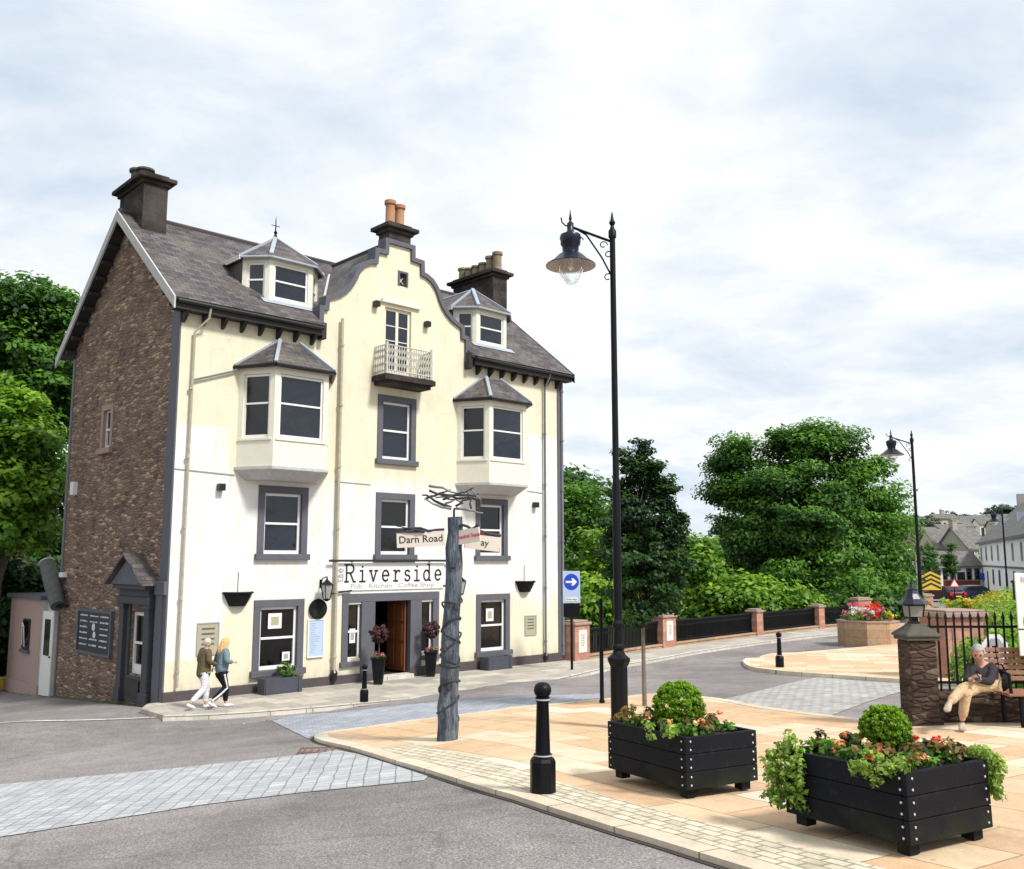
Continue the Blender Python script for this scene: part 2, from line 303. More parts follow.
# ------------------------------------------------------------ mesh tools
def auto_uv(me):
    uv=me.uv_layers.new(name='UV')
    for p in me.polygons:
        n=p.normal
        if abs(n.z)>.97: a=Vector((1,0,0)); b=Vector((0,1,0))
        else:
            a=Vector((0,0,1)).cross(n).normalized(); b=n.cross(a)
        for li in p.loop_indices:
            co=me.vertices[me.loops[li].vertex_index].co; uv.data[li].uv=(co.dot(a),co.dot(b))
class MB:
    def __init__(s): s.v=[]; s.f=[]; s.pr=[]
    def add(s,vs,fs):
        o=len(s.v); s.pr.append((list(vs),list(fs))); s.v+=[tuple(x) for x in vs]; s.f+=[tuple(i+o for i in f) for f in fs]; return s
    def each(s,name,mat,parent=None,**k):
        for vs,fs in s.pr: MB().add(vs,fs).build(name,mat,parent,**k)
    def box(s,x0,x1,y0,y1,z0,z1,mat=None):
        vs=[Vector(p) for p in ((x0,y0,z0),(x1,y0,z0),(x1,y1,z0),(x0,y1,z0),(x0,y0,z1),(x1,y0,z1),(x1,y1,z1),(x0,y1,z1))]
        if mat is not None: vs=[mat@p for p in vs]
        return s.add(vs,[(0,3,2,1),(4,5,6,7),(0,1,5,4),(1,2,6,5),(2,3,7,6),(3,0,4,7)])
    def cbox(s,c,size,mat=None):
        x,y,z=c; a,b,d=[q/2 for q in size]; return s.box(x-a,x+a,y-b,y+b,z-d,z+d,mat)
    def quad(s,a,b,c,d): return s.add([a,b,c,d],[(0,1,2,3)])
    def poly(s,pts): return s.add(pts,[tuple(range(len(pts)))])
    def prism(s,pts,vec):
        n=len(pts); vec=Vector(vec); pts=[Vector(p) for p in pts]
        s.add(pts+[p+vec for p in pts],[tuple(reversed(range(n))),tuple(range(n,2*n))]+[(i,(i+1)%n,(i+1)%n+n,i+n) for i in range(n)]); return s
    def tube(s,pts,r,seg=8,cap=True):
        pts=[Vector(p) for p in pts]; n=len(pts); rs=r if isinstance(r,(list,tuple)) else [r]*n
        vs=[]; up=None
        for i,p in enumerate(pts):
            t=(pts[min(i+1,n-1)]-pts[max(i-1,0)]).normalized()
            if up is None: up=t.orthogonal().normalized()
            up=(up-t*up.dot(t)); up=up.normalized() if up.length>1e-6 else t.orthogonal().normalized()
            b=t.cross(up)
            for k in range(seg):
                a=2*PI*k/seg; vs.append(p+(up*cos(a)+b*sin(a))*rs[i])
        fs=[(i*seg+k,i*seg+(k+1)%seg,(i+1)*seg+(k+1)%seg,(i+1)*seg+k) for i in range(n-1) for k in range(seg)]
        if cap: fs+=[tuple(reversed(range(seg))),tuple(range((n-1)*seg,n*seg))]
        return s.add(vs,fs)
    def lathe(s,prof,c=(0,0,0),seg=20,close=True):
        vs=[];n=len(prof)
        for (r,z) in prof:
            for k in range(seg):
                a=2*PI*(k+.5)/seg; vs.append((c[0]+r*cos(a),c[1]+r*sin(a),c[2]+z))
        fs=[(i*seg+k,i*seg+(k+1)%seg,(i+1)*seg+(k+1)%seg,(i+1)*seg+k) for i in range(n-1) for k in range(seg)]
        if close: fs+=[tuple(reversed(range(seg))),tuple(range((n-1)*seg,n*seg))]
        return s.add(vs,fs)
    def build(s,name,mat,parent=None,smooth=False,bevel=0,mats=None):
        me=bpy.data.meshes.new(name); me.from_pydata(s.v,[],s.f); me.update()
        if not smooth or bevel:
            pass
        auto_uv(me); o=bpy.data.objects.new(name,me); C.objects.link(o)
        me.materials.append(M[mat] if isinstance(mat,str) else mat)
        if smooth:
            for p in me.polygons: p.use_smooth=True
            try: me.set_sharp_from_angle(angle=radians(40))
            except Exception: pass
        if bevel:
            b=o.modifiers.new('bevel','BEVEL'); b.width=bevel; b.segments=2; b.limit_method='ANGLE'; b.angle_limit=radians(35)
        if parent is not None: o.parent=parent
        return o
def tag(o,label=None,cat=None,group=None,kind=None):
    if label: o['label']=label
    if cat: o['category']=cat
    if group: o['group']=group
    if kind: o['kind']=kind
    return o
def thing(name,label,cat,loc=(0,0,0),rz=0,group=None):
    o=bpy.data.objects.new(name,None); C.objects.link(o); o.location=loc; o.rotation_euler=(0,0,rz); o.empty_display_size=.3
    return tag(o,label,cat,group)
def copy_tree(o,parent=None):
    c=o.copy(); C.objects.link(c); c.parent=parent
    for ch in list(o.children): copy_tree(ch,c)
    return c
def struct(mb,name,mat,**k):
    o=mb.build(name,mat,**k); o['kind']='structure'; return o
def text_mesh(txt,size,name,mat,parent,mtx,extrude=.004,bold=0,sx=1,center=True):
    cu=bpy.data.curves.new(name,'FONT'); cu.body=txt; cu.size=size; cu.extrude=extrude; cu.offset=bold; cu.resolution_u=3
    cu.align_x='CENTER' if center else 'LEFT'; cu.align_y='CENTER' if center else 'BOTTOM_BASELINE'
    o=bpy.data.objects.new(name,cu); C.objects.link(o); bpy.context.view_layer.update()
    me=bpy.data.meshes.new_from_object(o.evaluated_get(bpy.context.evaluated_depsgraph_get())); bpy.data.objects.remove(o)
    me.transform(mtx@Matrix.Diagonal((sx,1,1,1))); me.materials.clear(); me.materials.append(M[mat])
    o=bpy.data.objects.new(name,me); C.objects.link(o); o.parent=parent; return o
STAND=Matrix.Rotation(PI/2,4,'X')     # text in XY -> facing -Y
def leafmesh(name,clumps,leaf,mat,parent,seed=1,up=.6,center=None,out=.7,aspect=.6,flatten=.75,jit=.9,zt=.18):
    """clumps: rows x,y,z,r,n,tint -> many small leaf faces"""
    rg=np.random.default_rng(seed); P=[];N=[];T=[]
    for (x,y,z,r,n,t) in clumps:
        n=int(n); q=rg.normal(size=(n,3)); q/=np.linalg.norm(q,axis=1)[:,None]; rad=r*rg.random(n)**.45
        q2=q*rad[:,None]; q2[:,2]*=flatten
        P.append(q2+np.array((x,y,z)))
        c=np.array(center if center is not None else (x,y,z)); o=P[-1]-c; o/=(np.linalg.norm(o,axis=1)[:,None]+1e-6)
        nn=q*.5+o*out+np.array((0,0,up))+rg.normal(size=(n,3))*jit*.6; N.append(nn)
        T.append(np.clip(t+rg.normal(size=n)*.15+zt*q[:,2]*(rad/r),0,1))  # zt paints lit clump tops and shaded undersides into the tint
    P=np.concatenate(P);N=np.concatenate(N);T=np.concatenate(T); m=len(P)
    N/=np.linalg.norm(N,axis=1)[:,None]; R=rg.normal(size=(m,3)); A=np.cross(N,R); A/=np.linalg.norm(A,axis=1)[:,None]; B=np.cross(N,A)
    L=leaf*(.6+.8*rg.random(m))[:,None]
    V=np.empty((m,4,3)); V[:,0]=P-A*L*.5; V[:,1]=P+B*L*.5*aspect+N*L*.08; V[:,2]=P+A*L*.5; V[:,3]=P-B*L*.5*aspect+N*L*.08
    me=bpy.data.meshes.new(name); me.vertices.add(m*4); me.vertices.foreach_set('co',V.reshape(-1))
    me.loops.add(m*4); me.loops.foreach_set('vertex_index',np.arange(m*4,dtype=np.int32)); me.polygons.add(m)
    me.polygons.foreach_set('loop_start',np.arange(0,m*4,4,dtype=np.int32)); me.update(calc_edges=True)
    at_=me.attributes.new('tint','FLOAT','FACE'); at_.data.foreach_set('value',T.astype(np.float32))
    me.materials.append(M[mat]); o=bpy.data.objects.new(name,me); C.objects.link(o)
    if parent is not None: o.parent=parent
    return o
def crown_clumps(lobes,ncl,rcl,nleaf,seed,base=.45,lo=.35,top=None,hvar=.25):
    rg=random.Random(seed); out=[]; tot=sum(l[3]**2 for l in lobes)
    for (x,y,z,r,fz) in lobes:
        k=max(4,int(ncl*r*r/tot)); lt=rg.uniform(-hvar,hvar)
        for i in range(k):
            while 1:
                a=Vector((rg.gauss(0,1),rg.gauss(0,1),rg.gauss(0,1))).normalized()
                if a.z>-.75 or rg.random()<.3: break
            rr=r*(lo+(1.08-lo)*rg.random()**.55)
            c=rcl*rg.uniform(.6,1.35)
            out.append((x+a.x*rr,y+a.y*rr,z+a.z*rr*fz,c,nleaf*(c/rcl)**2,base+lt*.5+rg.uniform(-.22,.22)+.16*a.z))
    return out
def tree(kind,label,d,lobes,ug,zg,ncl,rcl,nleaf,leaf,mat,seed,group=None,trunkr=.25,barkm='bark',base=.45,cat='tree',lo=.35,trunk_top=None,hvar=.25,clf=.72,clr=1.28):
    rg=random.Random(seed)
    gx=(ug-512)/FL*d
    t=thing(kind,label,cat,(gx,d,zg),0,group)
    L=[]
    for l in lobes:
        u,v,rp=l[:3]; fz=l[3] if len(l)>3 else .9; dy=(rg.random()-.5)*rp/FL*d*.9
        p=at(u,v,d); L.append((p.x-gx,dy,p.z-zg,rp/FL*d,fz))
    mb=MB(); top=trunk_top or (max(L,key=lambda q:q[2])[2])
    cx=sum(q[0] for q in L)/len(L)
    pts=[Vector((0,0,-.3)),Vector((rg.uniform(-.1,.1)*trunkr*3,0,top*.25)),Vector((cx*.5,0,top*.5)),Vector((cx*.8,.0,top*.85))]
    mb.tube(pts,[trunkr*1.35,trunkr,trunkr*.7,trunkr*.15],9)
    for q in L:
        s_=pts[1].lerp(pts[2],rg.uniform(.0,.9)); e=Vector((q[0],q[1],q[2])); m=s_.lerp(e,.5)+Vector((rg.uniform(-.2,.2),rg.uniform(-.2,.2),.12*(e-s_).length))
        mb.tube([s_,m,e,e+Vector((rg.uniform(-.5,.5),rg.uniform(-.5,.5),.6))*q[3]*.6],[trunkr*.42,trunkr*.3,trunkr*.15,trunkr*.05],6)
    mb.build('trunk',barkm,t,smooth=True)
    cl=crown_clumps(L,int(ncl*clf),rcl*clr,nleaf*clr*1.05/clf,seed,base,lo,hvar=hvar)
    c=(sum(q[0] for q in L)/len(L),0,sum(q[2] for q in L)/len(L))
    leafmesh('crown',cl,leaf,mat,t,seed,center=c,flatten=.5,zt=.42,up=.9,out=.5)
    return t
def skin(verts,edges,sub=2,name='body',mat='skin',parent=None,root=None):
    names=list(verts); me=bpy.data.meshes.new(name)
    me.from_pydata([verts[k][0] for k in names],[(names.index(a),names.index(b)) for a,b in edges],[])
    o=bpy.data.objects.new(name,me); C.objects.link(o)
    bm=bmesh.new(); bm.from_mesh(me); ly=bm.verts.layers.skin.verify()
    for i,v in enumerate(bm.verts):
        r=verts[names[i]][1]; r=r if isinstance(r,tuple) else (r,r); v[ly].radius=r; v[ly].use_root=(names[i]==(root or names[0]))
    bm.to_mesh(me); bm.free()
    m=o.modifiers.new('skin','SKIN'); m.use_smooth_shade=True; s2=o.modifiers.new('sub','SUBSURF'); s2.levels=sub; s2.render_levels=sub
    bpy.context.view_layer.update()
    me2=bpy.data.meshes.new_from_object(o.evaluated_get(bpy.context.evaluated_depsgraph_get())); bpy.data.objects.remove(o)
    return me2
def join_meshes(ms,name,mat,parent):
    bm=bmesh.new()
    for m in ms: bm.from_mesh(m)
    me=bpy.data.meshes.new(name); bm.to_mesh(me); bm.free(); me.materials.clear(); me.materials.append(M[mat])
    for p in me.polygons: p.use_smooth=True
    o=bpy.data.objects.new(name,me); C.objects.link(o)
    if parent is not None: o.parent=parent
    return o
def ellmesh(c,r,seg=20,rings=12,fn=None):
    bm=bmesh.new(); bmesh.ops.create_uvsphere(bm,u_segments=seg,v_segments=rings,radius=1)
    for v in bm.verts:
        co=v.co.copy()
        if fn: co=fn(co)
        v.co=Vector((co.x*r[0],co.y*r[1],co.z*r[2]))+Vector(c)
    me=bpy.data.meshes.new('e'); bm.to_mesh(me); bm.free(); return me
# ------------------------------------------------------------ ground and paving
def cat(pts,n=6):
    """smooth curve through points"""
    P=[Vector((p[0],p[1],0)) for p in pts]; out=[]
    for i in range(len(P)-1):
        a=P[max(i-1,0)];b=P[i];c=P[i+1];d=P[min(i+2,len(P)-1)]
        for k in range(n):
            t=k/n; out.append(.5*((2*b)+(c-a)*t+(2*a-5*b+4*c-d)*t*t+(3*b-a-3*c+d)*t**3))
    out.append(P[-1]); return out
def sheet(poly,off,name,mat,skirt=0,g=.6,kind='structure'):
    bm=bmesh.new(); vs=[bm.verts.new((p[0],p[1],0)) for p in poly]; f=bm.faces.new(vs); bm.normal_update()
    if f.normal.z<0: bmesh.ops.reverse_faces(bm,faces=[f])
    bmesh.ops.triangulate(bm,faces=bm.faces[:])
    xs=[p[0] for p in poly]; ys=[p[1] for p in poly]
    for ax,lo,hi in ((0,min(xs),max(xs)),(1,min(ys),max(ys))):
        k=ceil(lo/g)*g
        while k<hi:
            co=[0,0,0];no=[0,0,0];co[ax]=k;no[ax]=1
            bmesh.ops.bisect_plane(bm,geom=bm.verts[:]+bm.edges[:]+bm.faces[:],plane_co=co,plane_no=no,dist=1e-5); k+=g
    for v in bm.verts: v.co.z=gz(v.co.x,v.co.y)+off
    if skirt:
        be=[e for e in bm.edges if e.is_boundary]; r=bmesh.ops.extrude_edge_only(bm,edges=be)
        for v in r['geom']:
            if isinstance(v,bmesh.types.BMVert): v.co.z-=skirt
        bmesh.ops.recalc_face_normals(bm,faces=bm.faces[:])
    me=bpy.data.meshes.new(name); bm.to_mesh(me); bm.free(); auto_uv(me)
    o=bpy.data.objects.new(name,me); C.objects.link(o); me.materials.append(M[mat]); tag(o,kind=kind); return o
def strip(line,w,side=1):
    L=[Vector((p[0],p[1],0)) for p in line]; o=[]
    for i,p in enumerate(L):
        t=(L[min(i+1,len(L)-1)]-L[max(i-1,0)]).normalized(); o.append(p+Vector((-t.y,t.x,0))*w*side)
    return L+o[::-1]
M['earth']=paint('rough_grass_and_earth',(.07,.095,.035),.95,.5,.4,bump=.5)
def axis(lo,hi,a,b,g):
    out=[];x=a
    while x<=b+1e-6: out.append(x); x+=g
    s=g
    while out[-1]<hi: s*=1.35; out.append(min(hi,out[-1]+s))
    s=g
    while out[0]>lo: s*=1.35; out.insert(0,max(lo,out[0]-s))
    return out
xs=axis(-900,900,-24,42,.6); ys=axis(-300,1500,-3,66,.6)
gm=MB(); W_=len(xs)
gm.v=[(x,y,gz(x,y)-.03) for y in ys for x in xs]
gm.f=[(j*W_+i,j*W_+i+1,(j+1)*W_+i+1,(j+1)*W_+i) for j in range(len(ys)-1) for i in range(W_-1)]
struct(gm,'ground','earth',smooth=True)
# asphalt of the street and square
wallline=[(15.3,-.15),(21.6,.8),(29.7,1.6),(36.2,1.9),(40,1.6),(47,.9),(56,.2)]
back=[loc2w(*p) for p in wallline]
road=[loc2w(14.9,.3),loc2w(-.3,.3),loc2w(-.3,13),loc2w(-14,13),(-40,25),(-40,-8),(40,-8),(40,20),(60,60),(90,115),(40,118),loc2w(56,.2)]+back[::-1][1:]
sheet(road,.0,'road','asphalt',g=.6)
# pavement along the building and the bridge
pl=[(-.8,-1.95),(.76,-2.75),(4.11,-3.5),(7.85,-3.85),(10.44,-3.5),(14.3,-2.44),(17.5,-1.9),(21.6,-1.14),(28.67,-.55),(34.84,-.6),(44,-1.1),(54,-2)]
pc=[p for p in cat(pl,4)]
plw=[loc2w(p.x,p.y) for p in pc]
M['pavement']=slab_mat('grey_footway_paving',[(0,(.32,.285,.26)),(.5,(.42,.385,.34)),(1,(.54,.49,.42))],.9,.6,-BANG,(.16,.14,.12))
M['kerb']=brickmat('granite_kerb',(.50,.47,.42),(.64,.60,.53),(.2,.18,.15),.9,5,.012,.8,.3,grain=.3)
sheet(plw+[loc2w(54,.9),loc2w(47,1.2)]+[loc2w(a,b+.3) for a,b in wallline[:5][::-1]]+[loc2w(14.6,.2),loc2w(-.3,.2),loc2w(-.8,-.6)],.11,'pavement','pavement',.14)
sheet(strip(plw,.16,-1),.116,'kerb','kerb',.15,g=.8)
# flush kerb line running off to the left
kl=[G(-60,727),G(0,723.5),G(90,721),G(165,718),loc2w(-.8,-1.95)]
sheet(strip(cat(kl,4),.14,1),.014,'kerb','kerb',0)
# main paved square
far_edge=[G(*p) for p in [(342,733),(420,722),(500,712),(604,701),(660,696),(719,701),(764,709.5),(827,718),(904,727)]]
tip=[G(*p) for p in [(430,775),(390,763),(352,751),(322,744),(314,739.5),(322,735.5),(342,733)]]
kerbdir=[G(727,869),G(500,797)]
ext=kerbdir[0]+(kerbdir[0]-kerbdir[1])*2.6
lower=[ext,kerbdir[0],G(610,833),kerbdir[1],G(430,775)]
fe=cat(far_edge,4); tp=cat(tip,5); lw=cat(lower,4)
edge=lw[:-1]+tp[:-1]+fe
KD=atan2(kerbdir[1].y-kerbdir[0].y,kerbdir[1].x-kerbdir[0].x)
tanc=[(0,(.58,.36,.20)),(.28,(.63,.43,.26)),(.5,(.58,.39,.24)),(.66,(.66,.49,.32)),(.84,(.68,.57,.42)),(1,(.72,.67,.57))]
M['plaza']=slab_mat('buff_sandstone_paving',tanc,1.05,.62,-KD,(.42,.30,.18))
wp=loc2w(0,0)
right_back=[Vector((6.2,13.3,0)),Vector((16,14.6,0)),Vector((17,5,0)),Vector((9,-3,0))]
sheet(edge+right_back,PV,'paving','plaza',0)
M['kerbpale']=slab_mat('pale_kerb_stone',[(0,(.52,.43,.33)),(.5,(.66,.56,.43)),(1,(.74,.66,.52))],.9,3,-KD,(.25,.2,.15))
sheet(strip(edge,.20,-1),PV+.006,'kerb','kerbpale',.09)
M['kerb_shade']=paint('dark_kerb_shadow',(.05,.042,.038),.95,.6,14,bump=.6)
sheet(strip(edge,.055,1),.007,'road','kerb_shade',0)  # kerb's shadow line painted as a dark strip on the asphalt
def offs(line,a,b,side):
    L=[Vector((p[0],p[1],0)) for p in line]; A=[];B=[]
    for i,p in enumerate(L):
        t=(L[min(i+1,len(L)-1)]-L[max(i-1,0)]).normalized(); n=Vector((-t.y,t.x,0))*side; A.append(p+n*a); B.append(p+n*b)
    return A+B[::-1]
M['setts']=brickmat('buff_setts',(.56,.50,.38),(.72,.65,.51),(.36,.31,.22),.19,.11,.012,.8,.7,coord='Object',rot=-KD,grain=.4,dist=.012)
sheet(offs(lw+tp[1:9],.205,.68,-1),PV+.007,'paving','setts',0)
# bluish sett crossing on the asphalt
q=[G(*p) for p in [(-160,803),(0,785),(120,774),(240,762),(337,751),(356,754),(388,764),(428,777),(424,781),(300,793.5),(200,806),(0,838),(-160,872)]]
CD=atan2((q[4]-q[1]).y,(q[4]-q[1]).x)
M['bluesett']=brickmat('blue_grey_setts',(.40,.41,.43),(.50,.515,.53),(.24,.245,.25),.17,.17,.008,.7,.8,coord='Object',rot=-CD,grain=.3,noff=0.,dist=.012,wobble=.05)
sheet(q,.008,'paving','bluesett',0)
M['bluestrip']=brickmat('pale_granite_setts',(.30,.32,.37),(.42,.44,.49),(.20,.21,.24),.2,.12,.008,.75,.3,coord='Object',rot=-.5,grain=.3)
q=[G(*p) for p in [(242,723),(330,713.5),(430,702.5),(505,698),(600,694),(604,698),(500,710),(420,720),(342,731),(318,734),(308,739)]]
sheet(q,.008,'paving','bluestrip',0)
# sett table at the junction on the right and its pale channel
M['rampsett']=brickmat('silver_grey_setts',(.36,.35,.34),(.50,.49,.46),(.20,.19,.18),.21,.13,.01,.75,.5,coord='Object',rot=-.35,grain=.3,dist=.01)
q=[G(*p) for p in [(720,700.5),(764,690),(818,677.5),(860,681),(930,685),(901,692),(827,717.5),(764,708.5)]]
sheet(q,.008,'paving','rampsett',0)
# far island pavement
isl=[G(*p) for p in [(748,664),(756,670),(784,674.2),(818,677),(901,683),(960,686)]]
isu=[G(*p) for p in [(1100,640),(960,641),(900,646),(846,651),(800,655),(765,658.5),(748,664)]]
ic=cat(isu,3)[:-1]+cat(isl,4)
M['plaza2']=slab_mat('buff_sandstone_paving_far',tanc,1.2,.75,.3,(.5,.36,.22))
sheet(ic+[Vector((30,24,0))],.09,'pavement','plaza2',.12)
sheet(strip(cat(isu,3)[6:-1]+cat(isl,4),.15,-1),.096,'kerb','kerbpale',.13)
# manhole covers and drain
def plate(u,v,w,d,rz,name,label,mat='iron',slots=6):
    g=G(u,v); t=thing(name,label,'drain cover',(g.x,g.y,g.z+.012),rz)
    if slots:
        mb=MB(); mb.box(-w/2,w/2,-d/2,-d/2+.03,0,.012).box(-w/2,w/2,d/2-.03,d/2,0,.012).box(-w/2,-w/2+.03,-d/2+.03,d/2-.03,0,.012).box(w/2-.03,w/2,-d/2+.03,d/2-.03,0,.012); mb.build('frame',mat,t)
        mb=MB()
        for i in range(slots): 
            x=-w/2+.03+(i+.5)*(w-.06)/slots; mb.box(x-.014,x+.014,-d/2+.03,d/2-.03,.001,.010)
        mb.build('grate',mat,t)
    return t
M['rustiron']=paint('rusty_cover',(.17,.09,.06),.7,.5,12,bump=.5)
plate(322,751.5,.62,.34,CD,'drain_cover','rusty road drain grate beside the tip of the paved square','rustiron')
def F(u,v,off=0):
    d=ray(u,v); k=(off+O.x*BY.x+O.y*BY.y)/(d[0]*BY.x+d[1]*BY.y)
    P=Vector((d[0]*k,d[1]*k,CZ+d[2]*k)); q=P-O; return q.dot(BX),P.z
def S(u,v,off=0):
    d=ray(u,v); k=(off+O.x*BX.x+O.y*BX.y)/(d[0]*BX.x+d[1]*BX.y)
    P=Vector((d[0]*k,d[1]*k,CZ+d[2]*k)); q=P-O; return q.dot(BY),P.z
# ------------------------------------------------------------ the public house
LEN=14.6; D=8.2; RT=4.12; RZ=14.1; EZ=10.5; SL=(RZ-EZ)/(RT+.38)
pub=thing('public_house','four storey cream and white rendered pub with curved central gable and stone end wall','public house',O,BANG)
I4=Matrix.Identity(4)
def frame(o,ax):  # wall frame: x along the wall, y inward
    ax=Vector((ax[0],ax[1],0)).normalized(); ay=Vector((-ax.y,ax.x,0))
    return Matrix(((ax.x,ay.x,0,o[0]),(ax.y,ay.y,0,o[1]),(0,0,1,o[2] if len(o)>2 else 0),(0,0,0,1)))
GF=frame((0,0,0),(0,-1))    # gable wall: a = -t
def window(m,a0,a1,z0,z1,parent,surround='surround',sw=.2,sd=.16,proud=.035,pane='glass',split=.5,cols=1,framem='white',fw=.075,sill=True,label=None,bars=0,bot=.1,depth=.15):
    mb=MB(); y0,y1=depth-.07,depth
    mb.box(a0,a0+fw,y0,y1,z0,z1,m).box(a1-fw,a1,y0,y1,z0,z1,m).box(a0+fw,a1-fw,y0,y1,z1-fw,z1,m).box(a0+fw,a1-fw,y0,y1,z0,z0+bot,m)
    zm=z0+(z1-z0)*split
    if split: mb.box(a0+fw,a1-fw,y0-.02,y1-.01,zm-.03,zm+.03,m)
    for k in range(1,cols):
        x=a0+(a1-a0)*k/cols; mb.box(x-.05,x+.05,y0-.012,y1-.012,z0+bot,z1-fw,m)
    for k in range(bars):
        z=z0+bot+(z1-fw-z0-bot)*(k+1)/(bars+1); mb.box(a0+fw,a1-fw,y0+.01,y1-.015,z-.014,z+.014,m)
    w=mb.build('window',framem,parent)
    if split:
        for za,zb,dy in ((zm+.03,z1-fw,.03),(z0+bot,zm-.03,.055)):
            MB().box(a0+fw-.01,a1-fw+.01,y0+dy,y0+dy+.012,za-.02,zb+.01,m).build('pane',pane,w)
    else: MB().box(a0+fw-.01,a1-fw+.01,y0+.03,y0+.042,z0+bot-.01,z1-fw+.01,m).build('pane',pane,w)
    if surround:
        s=MB(); s.box(a0-sw,a0,-proud,depth-.01,z0,z1,m).box(a1,a1+sw,-proud,depth-.01,z0,z1,m).box(a0-sw,a1+sw,-proud-.002,depth-.012,z1,z1+sw,m)
        s.build('surround',surround,w,bevel=.008)
        if sill: MB().box(a0-sw-.06,a1+sw+.06,-proud-.09,depth-.012,z0-.17,z0-.001,m).build('sill',surround,w,bevel=.012)
    return w
# facade wall with real openings
holes=[]
def win_f(o0,o1,z0,z1,**k):   # outer surround box -> opening
    sw=.2; a0,a1,b0,b1=o0+sw,o1-sw,z0+.17,z1-sw
    holes.append((a0,a1,b0,b1)); return window(I4,a0,a1,b0,b1,pub,**k)
win_f(2.42,3.99,.42,2.50,pane='glassblack')
win_f(10.52,12.05,.40,2.46,pane='glassblack')
win_f(2.44,4.02,3.60,5.68); win_f(6.40,7.90,3.60,5.68,pane='glassblack'); win_f(10.48,11.95,3.58,5.68,pane='glassblack')
win_f(6.40,7.90,6.56,8.76)
outline=[(2.8,10.5),(2.8,11.05),(2.62,11.07),(2.60,11.42),(2.40,11.50),(2.16,11.62),(1.94,11.80),(1.77,12.0),(1.64,12.22),(1.55,12.45),(1.44,12.62),(1.28,12.78),(1.08,12.88),(.86,12.92),(.84,13.30),(.46,13.32),(.45,13.72)]
CG=7.13
fh=(6.62,7.66,9.3,11.62); vh=(7.16,7.42,12.42,12.84); dh=(6.44,7.78,.14,2.35); nl=(5.48,5.95,.72,2.28); nr=(8.22,8.68,.72,2.28)
holes+= [fh,vh,dh,nl,nr]
def extents(z):
    if z<=10.5: return 0,LEN
    for (w0,z0),(w1,z1) in zip(outline,outline[1:]):
        if z0<=z<=z1 and z1>z0:
            w=w0+(w1-w0)*(z-z0)/(z1-z0); return CG-w,CG+w
    return CG-.44,CG+.44
holes=[h if h is fh else (h[0]-.012,h[1]+.012,h[2]-.012,h[3]+.012) for h in holes]
zs=sorted(set([-.3,0,13.72,10.5]+[z for _,z in outline]+[h[2] for h in holes]+[h[3] for h in holes]))
fw_=MB()
for za,zb in zip(zs,zs[1:]):
    e=1e-4; la,ra=extents(za+e); lb,rb=extents(zb-e)
    act=sorted([h for h in holes if h[2]<=za+e and h[3]>=zb-e])
    cur=(la,lb)
    for h in act:
        fw_.quad((cur[0],0,za),(h[0],0,za),(h[0],0,zb),(cur[1],0,zb)); cur=(h[1],h[1])
    fw_.quad((cur[0],0,za),(ra,0,za),(rb,0,zb),(cur[1],0,zb))
_sv=holes
for a0,a1,z0,z1 in _sv:
    d=.16
    fw_.quad((a0,0,z0),(a0,d,z0),(a0,d,z1),(a0,0,z1)).quad((a1,0,z1),(a1,d,z1),(a1,d,z0),(a1,0,z0)).quad((a0,0,z1),(a0,d,z1),(a1,d,z1),(a1,0,z1)).quad((a0,0,z0),(a1,0,z0),(a1,d,z0),(a0,d,z0))
fw_.build('wall','render',pub)
# stone gable walls, back wall
gw=MB()
gh=[(4.708,5.332,6.938,8.132),(1.32,2.32,.55,2.2)]
zs=sorted(set([-1.2,EZ-.1]+[h[2] for h in gh]+[h[3] for h in gh]))
for za,zb in zip(zs,zs[1:]):
    cur=D
    for h in sorted([h for h in gh if h[2]<=za and h[3]>=zb],reverse=True):
        gw.quad((0,cur,za),(0,h[1],za),(0,h[1],zb),(0,cur,zb)); cur=h[0]
    gw.quad((0,cur,za),(0,0,za),(0,0,zb),(0,cur,zb))
gw.add([(0,D,EZ-.1),(0,0,EZ-.1),(0,0,EZ+.25),(0,RT,RZ-.05),(0,D,EZ+.25)],[(0,1,2,3,4)])
for a0,a1,z0,z1 in gh:
    gw.quad((0,a1,z0),(.16,a1,z0),(.16,a1,z1),(0,a1,z1)).quad((0,a0,z1),(.16,a0,z1),(.16,a0,z0),(0,a0,z0)).quad((0,a1,z1),(.16,a1,z1),(.16,a0,z1),(0,a0,z1)).quad((0,a0,z0),(.16,a0,z0),(.16,a1,z0),(0,a1,z0))
gw.build('wall','rubble',pub)
rw=MB(); rw.add([(LEN,0,-1),(LEN,D,-1),(LEN,D,EZ+.25),(LEN,RT,RZ-.05),(LEN,0,EZ+.25)],[(0,1,2,3,4)]); rw.quad((LEN,D,-1),(0,D,-1),(0,D,EZ+.3),(LEN,D,EZ+.3)); rw.build('wall','rubble',pub)
# painted quoin strips, plinth
MB().box(-.045,0,-.005,.50,2.9,EZ-.2).box(-.045,-.002,-.004,.20,-.1,2.9).box(-.12,-.002,.0,.62,2.70,3.05).box(-.07,-.002,.2,.62,-.1,2.7).build('quoin','surround',pub,bevel=.01)
MB().box(LEN-.14,LEN+.05,-.035,.02,-.1,EZ-.15).build('quoin','surround',pub,bevel=.01)
MB().box(-.05,6.42,-.06,0,-.15,.26).box(7.80,LEN+.04,-.06,0,-.15,.30).build('plinth','plinth',pub,bevel=.02)
